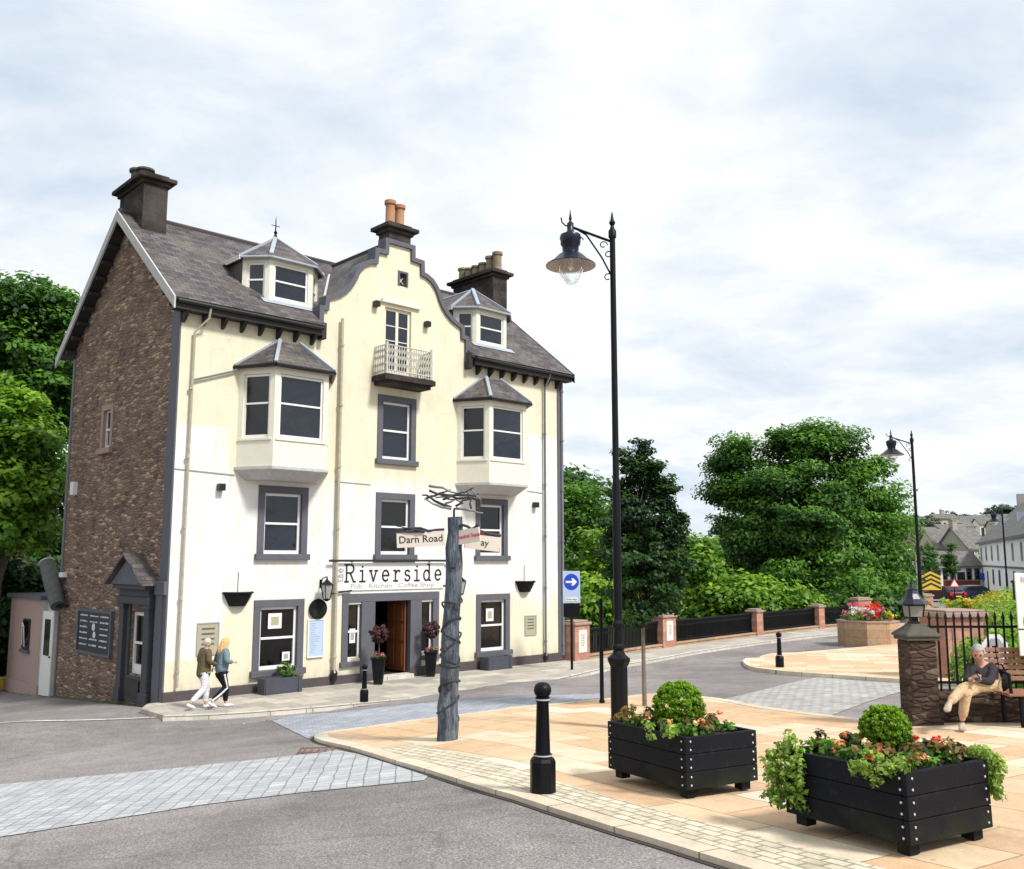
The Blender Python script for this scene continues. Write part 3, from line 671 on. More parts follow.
# front door group
sb=MB()
sb.box(5.27,5.48,-.04,.15,.55,2.35).box(5.95,6.44,-.04,.15,.14,2.35).box(7.78,8.22,-.04,.15,.14,2.35).box(8.68,8.92,-.04,.15,.55,2.35)
sb.box(5.27,8.92,-.045,.15,2.352,2.60); sb.box(5.22,5.948,-.09,.15,.48,.62).box(8.222,8.97,-.09,.15,.48,.62)
sb.build('door_surround','surround',pub,bevel=.01)
for h in (nl,nr): window(I4,h[0],h[1],h[2]-.08,h[3]+.05,pub,surround=None,pane='glassblack',fw=.06)
dr=MB(); dr.box(7.70,7.76,.17,1.12,.16,2.33); dd=dr.build('door','brown_door',pub,bevel=.01)
pm=MB()
for z0,z1 in ((.3,1.0),(1.1,1.6),(1.7,2.2)): pm.box(7.675,7.70,.27,.60,z0,z1).box(7.675,7.70,.70,1.03,z0,z1)
pm.build('door_panel','brown_door',dd,bevel=.008)
MB().box(7.775,7.779,.16,.17,.2,.3).build('hinge','iron',dd)
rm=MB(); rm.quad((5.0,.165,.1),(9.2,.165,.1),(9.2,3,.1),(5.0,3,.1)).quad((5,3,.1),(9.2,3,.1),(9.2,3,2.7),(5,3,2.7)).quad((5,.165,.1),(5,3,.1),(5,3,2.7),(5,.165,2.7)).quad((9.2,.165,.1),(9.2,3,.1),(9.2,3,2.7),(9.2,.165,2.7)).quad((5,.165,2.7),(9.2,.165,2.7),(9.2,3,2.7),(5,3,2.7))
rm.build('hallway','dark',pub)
MB().box(6.46,7.76,-.28,.16,-.05,.13).build('doorstep','kerb',pub,bevel=.015)
# french window, hood mould, vent
window(I4,*fh,pub,surround=None,split=0,cols=2,bars=3,fw=.09,bot=.3,pane='glass',framem='offwhite')
MB().box(6.45,7.98,-.10,.0,11.74,11.86).build('hood_mould','offwhite',pub,bevel=.01)
v=window(I4,*vh,pub,surround='surround',sw=.07,split=0,fw=.03,bot=.03,sill=False,pane='glassblack',framem='surround')
MB().tube([(7.2,.1,12.5),(7.38,.1,12.74)],.012).tube([(7.38,.1,12.5),(7.2,.1,12.74)],.012).build('lattice','white',v)
# coping of the curved gable
cp=MB()
full=[(CG-w,z) for w,z in outline[1:]]+[(CG+w,z) for w,z in reversed(outline[1:])]
full=[(CG-2.8,10.3)]+full+[(CG+2.8,10.3)]
cen=[Vector((x,z)) for x,z in full]; nrm=[]
for i,p in enumerate(cen):
    a=(cen[i]-cen[i-1]).normalized() if i else None; b=(cen[i+1]-cen[i]).normalized() if i<len(cen)-1 else None
    na=Vector((-a.y,a.x)) if a else None; nb=Vector((-b.y,b.x)) if b else None
    if na is None: n_=nb
    elif nb is None: n_=na
    else:
        n_=(na+nb); n_=n_.normalized()/max(.6,n_.normalized().dot(na))
    nrm.append(n_)
T_=.15
vs=[];fs=[]
for i,p in enumerate(cen):
    o_=p+nrm[i]*T_
    vs+=[(p.x,-.09,p.y),(o_.x,-.09,o_.y),(o_.x,.34,o_.y),(p.x,.34,p.y)]
for i in range(len(cen)-1):
    for k in range(4): fs.append((i*4+k,(i+1)*4+k,(i+1)*4+(k+1)%4,i*4+(k+1)%4))
fs+=[(3,2,1,0),tuple((len(cen)-1)*4+k for k in range(4))]
cp.add(vs,fs)
cp.build('coping','surround',pub)
MB().box(CG-2.96,CG-2.802,-.28,.1,10.12,10.62).box(CG+2.802,CG+2.96,-.28,.1,10.05,10.62).each('kneeler','darkwood',pub,bevel=.02)
# roofs
rf=MB()
def slab(a,b,c,d,th=.1):
    a,b,c,d=map(Vector,(a,b,c,d)); n=(b-a).cross(d-a).normalized(); lo=[p-n*th for p in (a,b,c,d)]
    rf.add([a,b,c,d]+lo,[(0,1,2,3),(7,6,5,4),(0,4,5,1),(1,5,6,2),(2,6,7,3),(3,7,4,0)])
def rz_(t): return EZ+(t+.38)*SL
s0,s1,sL,sR=-.36,LEN+.36,CG-2.9,CG+2.9
slab((s0,-.38,EZ),(sL,-.38,EZ),(sL,RT,RZ),(s0,RT,RZ)); slab((sR,-.38,EZ),(s1,-.38,EZ),(s1,RT,RZ),(sR,RT,RZ)); slab((sL,.3,rz_(.3)),(sR,.3,rz_(.3)),(sR,RT,RZ),(sL,RT,RZ))
slab((s1,D+.7,EZ-.15),(s0,D+.7,EZ-.15),(s0,RT,RZ),(s1,RT,RZ))
slab((CG-2.85,RT,10.85),(CG-2.85,.34,10.85),(CG,.34,13.98),(CG,RT,13.98)); slab((CG+2.85,.34,10.85),(CG+2.85,RT,10.85),(CG,RT,13.98),(CG,.34,13.98))
rf.build('roof','slate',pub)
rc=MB(); rc.tube([(s0,RT,RZ+.02),(s1,RT,RZ+.02)],.08,6); rc.tube([(CG,.3,14.0),(CG,RT,14.0)],.07,6); rc.build('ridge_tiles','plinth',pub)
# valley lead
va=MB()
for sg in (-1,1):
    a=Vector((CG+sg*2.75,.75+(-.38)*0,rz_(.35)+.18)); b=Vector((CG,RT,14.0+.02)); 
    ta=(10.96-EZ)/SL-.38
    a=Vector((CG+sg*2.75,ta,10.99)); va.tube([a+Vector((0,0,.0)),b],.055,5)
va.build('valley_flashing','greywhite',pub)
# eaves: fascia, gutter, rafter ends
def eaves(a,b):
    MB().box(a,b,-.36,-.02,EZ-.30,EZ-.14).build('soffit','darkwood',pub)
    MB().tube([(a,-.43,EZ-.10),(b,-.43,EZ-.12)],.055,8).build('gutter','black',pub,smooth=True)
    mb=MB(); x=a+.35
    while x<b-.1:
        mb.prism([(x-.045,-.34,EZ-.302),(x-.045,-.003,EZ-.302),(x-.045,-.003,EZ-.58),(x-.045,-.12,EZ-.52)],(.09,0,0)); x+=.56
    mb.each('rafter_end','darkwood',pub)
eaves(s0+.05,sL-.1); eaves(sR+.1,s1-.05)
def verge(x,sg,mat):
    mb=MB()
    for t0,t1 in ((-.42,RT),(RT,D+.8)):
        za=EZ-.03 if t0<0 else RZ; zb=RZ if t0<0 else EZ-.22
        mb.prism([(x,t0,za+.02),(x,t1,zb+.02),(x,t1,zb-.30),(x,t0,za-.30)],(sg*.05,0,0))
    mb.build('bargeboard',mat,pub)
    mb=MB()
    for t0,t1 in ((-.2,RT),(RT,D+.2)):
        za=EZ+.02 if t0<0 else RZ-.12; zb=RZ-.12 if t0<0 else EZ+.02
        xx=x if sg<0 else LEN; 
        mb.prism([(min(x,xx),t0,za-.07),(min(x,xx),t1,zb-.07),(min(x,xx),t1,zb-.13),(min(x,xx),t0,za-.13)],(.35,0,0))
    mb.build('verge_soffit','darkwood',pub)
verge(s0,-1,'greywhite'); verge(s1,1,'black')
# brackets under the left verge
mb=MB()
for k in range(9):
    f=(k+.5)/9; t=-.2+f*(RT+.2); z=EZ+.1+f*(RZ-EZ)-.35; mb.box(-.34,-.0,t-.04,t+.04,z-.12,z)
    t=D+.2-f*(D-RT+.2); mb.box(-.34,-.0,t-.04,t+.04,z-.12,z)
mb.each('purlin_end','darkwood',pub)
# chimneys
def chimney(x0,x1,y0,y1,zb,zt,pots,potm='pot',ph=.55,pr=.14):
    mb=MB(); mb.box(x0,x1,y0,y1,zb,zt); mb.box(x0-.04,x1+.04,y0-.04,y1+.04,zb+.0,zb+.25) if False else None
    c=mb.build('chimney','sooty',pub,bevel=.02)
    m2=MB(); m2.box(x0-.07,x1+.07,y0-.07,y1+.07,zt-.12,zt).box(x0-.2,x1+.2,y0-.2,y1+.2,zt+.001,zt+.13).box(x0-.02,x1+.02,y0-.02,y1+.02,zt+.131,zt+.24); m2.build('chimney_cap','sooty',c,bevel=.02)
    for i,(px,py,h) in enumerate(pots):
        p=MB(); p.lathe([(pr*1.05,0),(pr*1.0,h*.12),(pr*.86,h*.16),(pr*.84,h*.8),(pr*1.08,h*.83),(pr*1.08,h*.97),(pr*.8,h),(pr*.75,h*.9)],(px,py,zt+.2),14); p.build('chimney_pot',potm,c,smooth=True)
    return c
chimney(.03,.78,3.25,5.15,12.6,15.0,[(.36,4.05,.42),(.34,4.55,.55)],'potdark',pr=.26)
chimney(6.74,7.62,.03,.62,13.2,14.28,[(6.98,.33,.86),(7.36,.33,.80)],'pot',pr=.18)
chimney(13.82,14.58,2.85,5.35,12.3,14.95,[(14.2,3.02+.43*i,[.78,.70,.52,.50,.50,.60][i]) for i in range(6)],'potpale',pr=.20)
# canted oriel bays
def oriel(c,pl_=1.0):
    a,b=c-1.42,c-.85; d,e=c+.85,c+1.42; P=[(a,0),(b,-pl_),(d,-pl_),(e,0)]
    bay=MB()
    def pr(off,z0,z1,Q=None):
        Q=Q or P; m=(Q[0][0]+Q[3][0])/2
        q=[(m+(x-m)*(1+off/1.42)+0,y-off*(1 if y<0 else 0)) for x,y in Q]; bay.prism([(x,y,z0) for x,y in q],(0,0,z1-z0))
    pr(0,6.10,6.92); pr(0,8.72,8.95); 
    # corner posts
    def post(p,w=.13): bay.box(p[0]-w,p[0]+w,p[1]-.0,p[1]+.16,6.92,8.72)
    for p,q in ((P[0],P[1]),(P[1],P[2]),(P[2],P[3])):
        m=frame((p[0],p[1],0),(q[0]-p[0],q[1]-p[1])); L=hypot(q[0]-p[0],q[1]-p[1]); w=.16
        bay.box(0,w,.0,.12,6.92,8.72,m); bay.box(L-w,L,.0,.12,6.92,8.72,m)
    o=bay.build('bay_window','offwhite',pub)
    for p,q in ((P[0],P[1]),(P[1],P[2]),(P[2],P[3])):
        m=frame((p[0],p[1],0),(q[0]-p[0],q[1]-p[1])); L=hypot(q[0]-p[0],q[1]-p[1]); w=.16
        f=MB(); y0,y1=.05,.11; a0,a1,z0,z1=w,L-w,6.93,8.71; fw=.06
        f.box(a0,a0+fw,y0,y1,z0,z1,m).box(a1-fw,a1,y0,y1,z0,z1,m).box(a0+fw,a1-fw,y0,y1,z1-fw,z1,m).box(a0+fw,a1-fw,y0,y1,z0,z0+.09,m).box(a0+fw,a1-fw,y0-.015,y1-.015,7.87,7.92,m)
        f.build('window_frame','white',o)
        MB().box(a0+fw-.01,a1-fw+.01,.075,.085,z0+.08,z1-fw+.01,m).build('pane','glassblack' if p is P[0] else 'glass',o)
        MB().box(.05,L-.05,-.035,.0,6.86,6.92,m).build('sill','offwhite',o)
    # soffit moulding tapering to the wall
    vs=[];k=0; base=MB(); q0=[(a-.06,0),(b-.03,-pl_-.06),(d+.03,-pl_-.06),(e+.06,0)]; q1=[(a+.25,0),(b+.12,-pl_+.35),(d-.12,-pl_+.35),(e-.25,0)]
    base.add([(x,y,6.14) for x,y in q0]+[(x,y,6.06) for x,y in q0]+[(x,y,5.80) for x,y in q1],[(3,2,1,0)]+[(i+o_,i+1+o_,i+5+o_,i+4+o_) for o_ in (0,4) for i in range(3)]+[(8,9,10,11)])
    base.build('corbel','greywhite',o)
    # roof
    r=MB(); ov=.16; z=8.95; Q=[(a-ov,0,z),(b-ov*.55,-pl_-ov,z),(d+ov*.55,-pl_-ov,z),(e+ov,0,z)]
    tp_=[(c-.32,0,9.82),(c-.32,-.22,9.82),(c+.32,-.22,9.82),(c+.32,0,9.82)]
    r.add(Q+tp_,[(0,1,5,4),(1,2,6,5),(2,3,7,6),(4,5,6,7),(3,2,1,0)]); rr=r.build('roof','slate',pub)
    g=MB()
    for (A,B) in zip(Q,Q[1:]): g.tube([Vector(A)+Vector((0,0,-.03)),Vector(B)+Vector((0,0,-.03))],.06,6)
    g.build('gutter','black',rr)
    h=MB()
    for i in (0,1,2,3):
        A=Vector(Q[i]);B=Vector(tp_[i]); h.tube([A+Vector((0,-.0,.03)),B+Vector((0,-.01,.03))],.07 if i in(1,2) else .045,4)
    h.build('lead_hips','lead' ,rr)
    return o
oriel(3.14); oriel(11.05)
# dormers
def dormer(c):
    hw,cw,yf,yb=.72,1.28,.48,1.1; zb,zt=10.85,12.50
    P=[(c-cw,yb),(c-hw,yf),(c+hw,yf),(c+cw,yb)]
    dm=MB(); dm.prism([(x,y,zb) for x,y in P]+[(c+cw,2.4,zb),(c-cw,2.4,zb)],(0,0,.42)); dm.prism([(x,y,zt-.16) for x,y in P]+[(c+cw,2.4,zt-.16),(c-cw,2.4,zt-.16)],(0,0,.16))
    dm.box(c-cw+.02,c-cw+.1,yb,2.5,zb,zt-.01).box(c+cw-.1,c+cw-.02,yb,2.5,zb,zt-.01)
    fr=[]
    for p,q in zip(P,P[1:]):
        m=frame((p[0],p[1],0),(q[0]-p[0],q[1]-p[1])); L=hypot(q[0]-p[0],q[1]-p[1]); fr.append((m,L))
        dm.box(0,.15,0,.12,zb+.42,zt-.16,m).box(L-.15,L,0,.12,zb+.42,zt-.16,m)
    o=dm.build('dormer','offwhite',pub)
    for i,(m,L) in enumerate(fr):
        f=MB(); a0,a1,z0,z1,fw,y0,y1=.15,L-.15,zb+.42,zt-.16,.06,.04,.10
        f.box(a0,a0+fw,y0,y1,z0,z1,m).box(a1-fw,a1,y0,y1,z0,z1,m).box(a0+fw,a1-fw,y0,y1,z1-fw,z1,m).box(a0+fw,a1-fw,y0,y1,z0,z0+.07,m).box(a0+fw,a1-fw,y0-.015,y1-.015,(z0+z1)/2-.01,(z0+z1)/2+.04,m)
        f.build('window_frame','white',o); MB().box(a0+fw-.01,a1-fw+.01,.06,.07,z0+.06,z1-fw+.01,m).build('pane','glass',o)
    ck=MB(); ck.box(c-cw-.012,c-cw+.018,yb+.02,2.6,11.2,zt-.01).box(c+cw-.018,c+cw+.012,yb+.02,2.6,11.2,zt-.01); ck.each('cheek','slate',o)
    ov=.15; za=zt; tb=(za-EZ)/SL-.38; A=Vector((c,1.55,13.5)); tr=(13.5-EZ)/SL-.38+.05; Bk=Vector((c,tr,13.5))
    Q=[Vector((c-cw-ov,tb,za)),Vector((c-cw-ov,yb-.1,za)),Vector((c-hw-.06,yf-ov,za)),Vector((c+hw+.06,yf-ov,za)),Vector((c+cw+ov,yb-.1,za)),Vector((c+cw+ov,tb,za))]
    r=MB(); r.add(Q+[A,Bk],[(0,1,6,7),(1,2,6),(2,3,6),(3,4,6),(4,5,7,6),(5,4,3,2,1,0)]); rr=r.build('dormer_roof','slate',o)
    h=MB()
    for k,w in ((1,.05),(2,.085),(3,.06),(4,.05)): h.tube([Q[k]+Vector((0,0,.02)),A+Vector((0,0,.02))],w,4)
    h.tube([A,Bk],.05,5); h.build('lead_hips','lead',o)
    g=MB()
    for a,b in zip(Q,Q[1:]): g.tube([a-Vector((0,0,.03)),b-Vector((0,0,.03))],.035,6)
    g.build('dormer_gutter','lead',o)
    b=MB(); b.prism([(c-cw-ov-.03,tb-.1,za+.03),(c-cw-ov-.03,yb-.12,za+.03),(c-cw-ov-.03,yb-.12,za-.1),(c-cw-ov-.03,tb-.3,za-.1)],(.05,0,0)); b.build('side_fascia','white',o)
    ap=MB(); ap.add([(c-cw+.3,.28,rz_(.28)+.03),(c+cw-.3,.28,rz_(.28)+.03),(c+cw-.3,.5,rz_(.5)+.03),(c-cw+.3,.5,rz_(.5)+.03)],[(0,1,2,3)]); ap.build('lead_apron','lead',o)
    return o,A
d1,A1=dormer(3.52)
MB().lathe([(.09,0),(.05,.1),(.03,.14),(.06,.2),(.02,.27),(.015,.6),(.0,.75)],A1,10).tube([A1+Vector((-.14,0,.42)),A1+Vector((.14,0,.42))],.012,6).build('finial','iron',d1)
dormer(11.62)
# balcony
bs=MB(); bs.box(6.15,8.12,-.74,-.0,9.12,9.28).box(6.25,8.02,-.62,-.0,9.0,9.12); bs.box(6.2,8.07,-.69,-.02,9.281,9.31); bal=bs.build('balcony','sooty',pub,bevel=.01)
rl=MB(); X0,X1,Y0=6.25,8.0,-.66
for z in (9.42,10.22): rl.tube([(X0,-.02,z),(X0,Y0,z),(X1,Y0,z),(X1,-.02,z)],.022,6)
def balu(x,y,ax):
    rl.tube([(x,y,9.31),(x,y,10.22)],.016,5)
    for z in (9.62,9.86,10.06):
        d=Vector(ax)*.045; c=Vector((x,y,z)); rl.tube([c-Vector((0,0,.09)),c+d,c+Vector((0,0,.09)),c-d,c-Vector((0,0,.09))],.013,4)
k=X0
while k<=X1+.01: balu(k,Y0,(1,0,0)); k+=.095
for y in (-.55,-.43,-.31,-.19,-.07): balu(X0,y,(0,1,0)); balu(X1,y,(0,1,0))
for x in (X0,X1): rl.box(x-.03,x+.03,Y0-.03,Y0+.03,9.31,10.3)
rl.build('railing','rust_rail',bal)
# downpipes
def pipe(pts,mat,r=.045):
    mb=MB(); mb.tube(pts,r,8)
    z=pts[-1][2]+.4
    while z<pts[-2][2] if len(pts)>1 else 0:
        mb.tube([(pts[-1][0],pts[-1][1],z-.03),(pts[-1][0],pts[-1][1],z+.03)],r*1.45,8); z+=1.85
    return mb.build('downpipe',mat,pub,smooth=True)
pipe([(.62,-.40,EZ-.16),(.62,-.34,EZ-.42),(.34,-.1,EZ-.8),(.30,-.1,.35)],'pipe',.035)
pipe([(4.97,-.12,10.9),(4.97,-.12,.42)],'pipe',.05)
pipe([(13.72,-.40,EZ-.16),(13.72,-.1,EZ-.7),(13.72,-.1,.35)],'greypipe',.04)
pipe([(LEN+.06,-.06,EZ-.3),(LEN+.06,-.06,.2)],'greypipe',.05)
MB().tube([(1.62,-.1,8.86),(1.5,-.08,8.78),(.36,-.08,8.38)],.03,6).build('waste_pipe','greypipe',pub)
MB().lathe([(.09,0),(.11,.22),(.06,.3)],(4.97,-.12,.14),10).build('drain_shoe','black',pub)
MB().lathe([(.08,0),(.1,.15),(.05,.25)],(13.72,-.1,.10),10).build('drain_shoe','black',pub)
MB().tube([(.0,-.02,5.98),(1.7,-.025,5.92)],.012,4).tube([(4.9,-.02,5.93),(6.2,-.02,5.9)],.01,4).tube([(12.9,-.02,6.05),(13.7,-.02,6.0)],.012,4).build('cable','greyink',pub)
# small fittings
for (x,z,mm) in ((1.28,5.55,'black'),(6.22,11.6,'black'),(8.25,11.3,'black'),(13.25,5.55,'black')):
    MB().box(x-.09,x+.09,-.2,0,z-.09,z+.1).build('floodlight',mm,pub,bevel=.02)
# gable side window, box
window(frame((0,0,0),(0,-1)),-5.32,-4.72,6.95,8.12,pub,surround='cap',sw=.17,proud=.03,split=.5,cols=1,pane='glassblack',fw=.05)
for t,z,a,b,mm in ((7.4,5.65,.26,.42,'white'),(7.9,3.05,.34,.16,'white')): MB().box(-.16,0,t-a/2,t+a/2,z,z+b).build('meter_box',mm,pub,bevel=.02)
MB().tube([(-.02,D+.03,EZ-.3),(-.02,D+.03,-.7)],.05,8).build('downpipe','greypipe',pub,smooth=True)
# side doorpiece
pt=1.82
sd=MB(); m=GF
c=-pt; hw=.86
for sg in (-1,1): 
    sd.box(c+sg*hw-.16,c+sg*hw+.16,-.16,0,-.15,2.42,m); sd.box(c+sg*hw-.2,c+sg*hw+.2,-.2,0,2.30,2.42,m); sd.box(c+sg*hw-.2,c+sg*hw+.2,-.2,0,-.2,.15,m)
sd.box(c-hw+.16,c-.5,-.06,0,.5,2.42,m).box(c+.5,c+hw-.16,-.06,0,.5,2.42,m)
sd.box(c-hw+.16,c+hw-.16,-.06,0,-.15,.5,m)
sd.box(c-1.06,c+1.06,-.22,0,2.421,2.62,m).box(c-1.02,c+1.02,-.18,0,2.621,2.82,m).box(c-1.14,c+1.14,-.34,0,2.821,2.95,m)
dp=sd.build('doorpiece','surround',pub,bevel=.012)
dp.data.materials[0]=paint('charcoal_painted_doorpiece',(.045,.047,.058),.65,.3,6)
pd=MB(); pd.prism([m@Vector(p) for p in ((c-1.12,-.40,2.951),(c+1.12,-.40,2.951),(c,-.40,3.62))],m.to_3x3()@Vector((0,.40,0))); pd.build('pediment','surround',dp)
pr_=MB()
for sg in (-1,1):
    A=[m@Vector(p) for p in ((c,-.52,3.72),(c+sg*1.26,-.52,2.93),(c+sg*1.26,0,2.93),(c,0,3.72))]; pr_.prism(A,(0,0,.07))
pr_.build('porch_roof','slate',dp)
window(m,c-.5,c+.5,.55,2.2,pub,surround=None,pane='glassblack',fw=.1,bot=.25)
MB().box(c-.42,c+.42,-.1,-.062,-.02,.42,m).build('door_panel','darkwood',dp)
# ------------------------------------------------------------ outbuilding beyond the gable
ob=thing('outbuilding','low pink harled outbuilding with flat roof behind the stone gable','outbuilding',loc2w(-.16,D),BANG)
gb=-1.0
mb=MB(); mb.box(0,4,1.25,4.7,gb-.3,2.30); mb.box(-.05,4,1.2,4.75,gb-.3,-.45) ; mb.build('wall','pink_harl',ob)
MB().box(-.12,4.1,1.1,4.85,2.301,2.43).build('roof','surround',ob)
w=frame((0,0,0),(0,-1)); 
wd=window(w,-3.05,-2.35,.62,1.62,ob,surround=None,pane='glassblack',fw=.05,depth=.02,split=0,framem='darkwood')
MB().tube([w@Vector((-2.95,-.06,.75)),w@Vector((-2.6,-.2,1.5))],.02,4).tube([w@Vector((-2.6,-.2,1.5)),w@Vector((-2.42,-.2,1.4)),w@Vector((-2.7,-.06,.7))],.02,4).build('window_casement','white',wd)
MB().box(-3.15,-2.25,-.1,0,.5,.6,w).build('sill','surround',wd)
mb=MB(); mb.box(.02,.2,.1,1.2,gb,1.95); dd=mb.build('door','white',ob,bevel=.01); MB().box(.005,.02,.38,.92,.55,1.7).build('pane','glassblack',dd); MB().lathe([(.03,0),(.03,.05)],(.0,.25,.5),8).build('handle','iron',dd)
MB().box(.15,.3,.0,1.25,1.951,2.25).box(.0,.3,1.2,1.3,gb-.2,2.29).box(.0,.3,-.0,.1,gb-.2,2.25).build('door_surround','greywhite',ob)
# rolled awning / leaning tube above the white door
a=at(45,566,1); 
_a=S(47,563,-.3);_b=S(58,606,-.3); P0=loc2w(-.3,_a[0],_a[1]); P1=loc2w(-.3,_b[0],_b[1]); print('awning',_a,_b)
aw=thing('rolled_awning','long grey rolled awning leaning diagonally above the narrow white door','awning',P1)
v=P0-P1; MB().tube([Vector((0,0,0)),v*.5,v],[.22,.25,.23],14).build('roll','awning',aw,smooth=True)
MB().tube([v*.985,v*1.01],[.245,.245],14).build('end_cap','greywhite',aw)
MB().box(-.05,.3,-.05,.05,-.05,.05).build('bracket','iron',aw)
yb_=thing('grit_bin','small yellow gritting bin at the foot of the pink outbuilding','bin',loc2w(-.4,D+4.9,gz(*loc2w(-.4,D+4.9).xy)))
MB().prism([(-.2,-.2,0),(.2,-.2,0),(.17,-.2,.38),(-.17,-.2,.38)],(0,.35,0)).build('bin_body','yellow',yb_,bevel=.03); MB().box(-.2,.2,-.22,.18,.381,.45).build('lid','yellow',yb_,bevel=.03)
# ------------------------------------------------------------ things on the facade
def onwall(s,z,y=0): return loc2w(s,y,z)
# lettered fascia of the pub, slab serif letters made of strokes
sg=thing('shop_sign','wide white sign board with large black typewriter lettering over the pub entrance','sign',onwall(7.05,2.72,-.03),BANG,)
MB().box(-2.05,2.05,-.012,.03,-.02,.80).build('board','white',sg)
MB().tube([(-2.35,-.12,.86),(2.35,-.12,.86)],.035,8).box(-1.5,-1.44,-.12,.03,.83,.88).box(1.44,1.5,-.12,.03,.83,.88).build('light_bar','black',sg)
MB().tube([(-2.2,-.04,-.10),(-1.5,-.04,-.02)],.025,6).build('bracket','black',sg)
def arc(cx,cy,rx,ry,a0,a1,n=10): return [(cx+rx*cos(radians(a0+(a1-a0)*i/n)),cy+ry*sin(radians(a0+(a1-a0)*i/n))) for i in range(n+1)]
GL={'R':(.78,[[(.0,0),(.26,0)],[(.12,0),(.12,1)],[(0,1),(.42,1)]+arc(.42,.76,.2,.24,90,-90)+[(.12,.52)],[(.38,.52),(.62,.0),(.76,0)]]),
'i':(.42,[[(.03,.64),(.2,.64),(.2,0)],[(.0,0),(.4,0)],[(.17,.88),(.23,.88)]]),
'v':(.66,[[(0,.64),(.2,.64)],[(.4,.64),(.6,.64)],[(.09,.64),(.3,0),(.51,.64)]]),
'e':(.6,[[(.04,.34),(.5,.34)]+arc(.27,.33,.23,.32,0,315,14)]),
'r':(.54,[[(0,.64),(.14,.64),(.14,0)],[(0,0),(.32,0)],[(.14,.42),(.26,.6),(.38,.65),(.48,.58)]]),
's':(.52,[arc(.24,.49,.17,.15,20,270,10)+arc(.24,.17,.19,.17,90,-160,10)]),
'd':(.66,[arc(.27,.32,.22,.32,0,360,16),[(.36,1),(.49,1),(.49,0),(.6,0)]]),
't':(.44,[[(0,.64),(.38,.64)],[(.14,.85),(.14,.12),(.24,0),(.38,.06)]]),
'h':(.62,[[(.02,1),(.12,1),(.12,0)],[(.02,0),(.22,0)],[(.12,.5),(.28,.66),(.42,.55),(.42,0)],[(.34,0),(.52,0)]])}
def strokes(txt,h,x,z,th,mtx,gap=.1):
    mb=MB()
    for ch in txt:
        if ch==' ': x+=h*.4; continue
        w,ss=GL[ch]
        for s_ in ss:
            P=[Vector((x+a*h,0,z+b*h)) for a,b in s_]
            for p,q_ in zip(P,P[1:]):
                d=(q_-p); 
                if d.length<1e-6: continue
                d.normalize(); n_=Vector((-d.z,0,d.x))*th/2; e=d*th*.3
                mb.prism([mtx@(p-e+n_),mtx@(q_+e+n_),mtx@(q_+e-n_),mtx@(p-e-n_)],mtx.to_3x3()@Vector((0,-.012,0)))
        x+=(w+gap)*h
    return mb
def width(txt,h,gap=.1): return sum((GL[c][0]+gap)*h for c in txt)
hh_=.50; gp_=.275; wd_=width('Riverside',hh_,gp_)
strokes('Riverside',hh_,-1.74,.24,.050,Matrix.Translation((0,-.014,0)),gp_).build('lettering','ink',sg)
print('sign text width',wd_)
m=Matrix.Translation((-1.80,-.014,.24))@Matrix.Rotation(-PI/2,4,'Y'); strokes('the',.22,0,.0,.022,m).build('lettering','greyink',sg)
text_mesh('Pub . Kitchen . Coffee Shop',.20,'lettering','greyink',sg,Matrix.Translation((.05,-.014,.10))@STAND,.003,.002,sx=1.42)
# wall lanterns
def lantern(s,z,label):
    t=thing('wall_lantern',label,'lantern',onwall(s,z),BANG,'wall lanterns on the pub front')
    MB().tube([(0,0,.0),(0,-.12,.16),(0,-.34,.20),(0,-.34,.12)],.018,6).box(-.04,.04,-.02,0,-.12,.12).build('bracket','iron',t)
    b=MB(); b.lathe([(.20,-.02),(.03,.14),(.02,.2)],(0,-.34,-.02),4)
    for k in range(4):
        a=2*PI*(k+.5)/4; b.tube([(cos(a)*.18,-.34+sin(a)*.18,-.03),(cos(a)*.10,-.34+sin(a)*.10,-.42)],.014,4)
    b.lathe([(.11,-.42),(.11,-.45),(.03,-.5)],(0,-.34,0),4); b.build('lantern_frame','iron',t)
    MB().lathe([(.165,-.03),(.09,-.41)],(0,-.34,0),4).build('glass_panes','bowldull',t)
    return t
lantern(4.52,2.92,'black wall lantern above the round black disc left of the pub entrance')
lantern(9.55,2.95,'black wall lantern right of the pub entrance beside the log signpost')
t=thing('hanging_sign','round black disc sign under the left wall lantern','sign',onwall(4.42,2.20,-.06),BANG)
MB().prism([(cos(a)*.27,0,sin(a)*.27) for a in [2*PI*k/28 for k in range(28)]],(0,.05,0)).build('disc','planter',t,bevel=.01)
mb=MB(); mb.lathe([(.27,0),(.285,.0),(.285,.06),(.27,.06)],(0,0,0),28,False); o=mb.build('rim','iron',t); o.rotation_euler=(PI/2,0,0); o.location=(0,.03,0)
t=thing('notice_board','pale blue framed menu board between the left lantern and the entrance','notice board',onwall(4.38,.86,-.03),BANG)
MB().box(-.24,.24,-.01,.03,0,1.02).build('board','paleblue',t); MB().box(-.27,-.24,-.03,.03,-.03,1.05).box(.24,.27,-.03,.03,-.03,1.05).box(-.24,.24,-.03,.03,-.03,0).box(-.24,.24,-.03,.03,1.02,1.05).build('frame','white',t)
mb=MB(); rg=random.Random(4)
for k in range(14): mb.box(-.18,-.18+rg.uniform(.12,.34),-.014,-.0105,.92-k*.062,.935-k*.062)
mb.build('lettering','greyink',t)
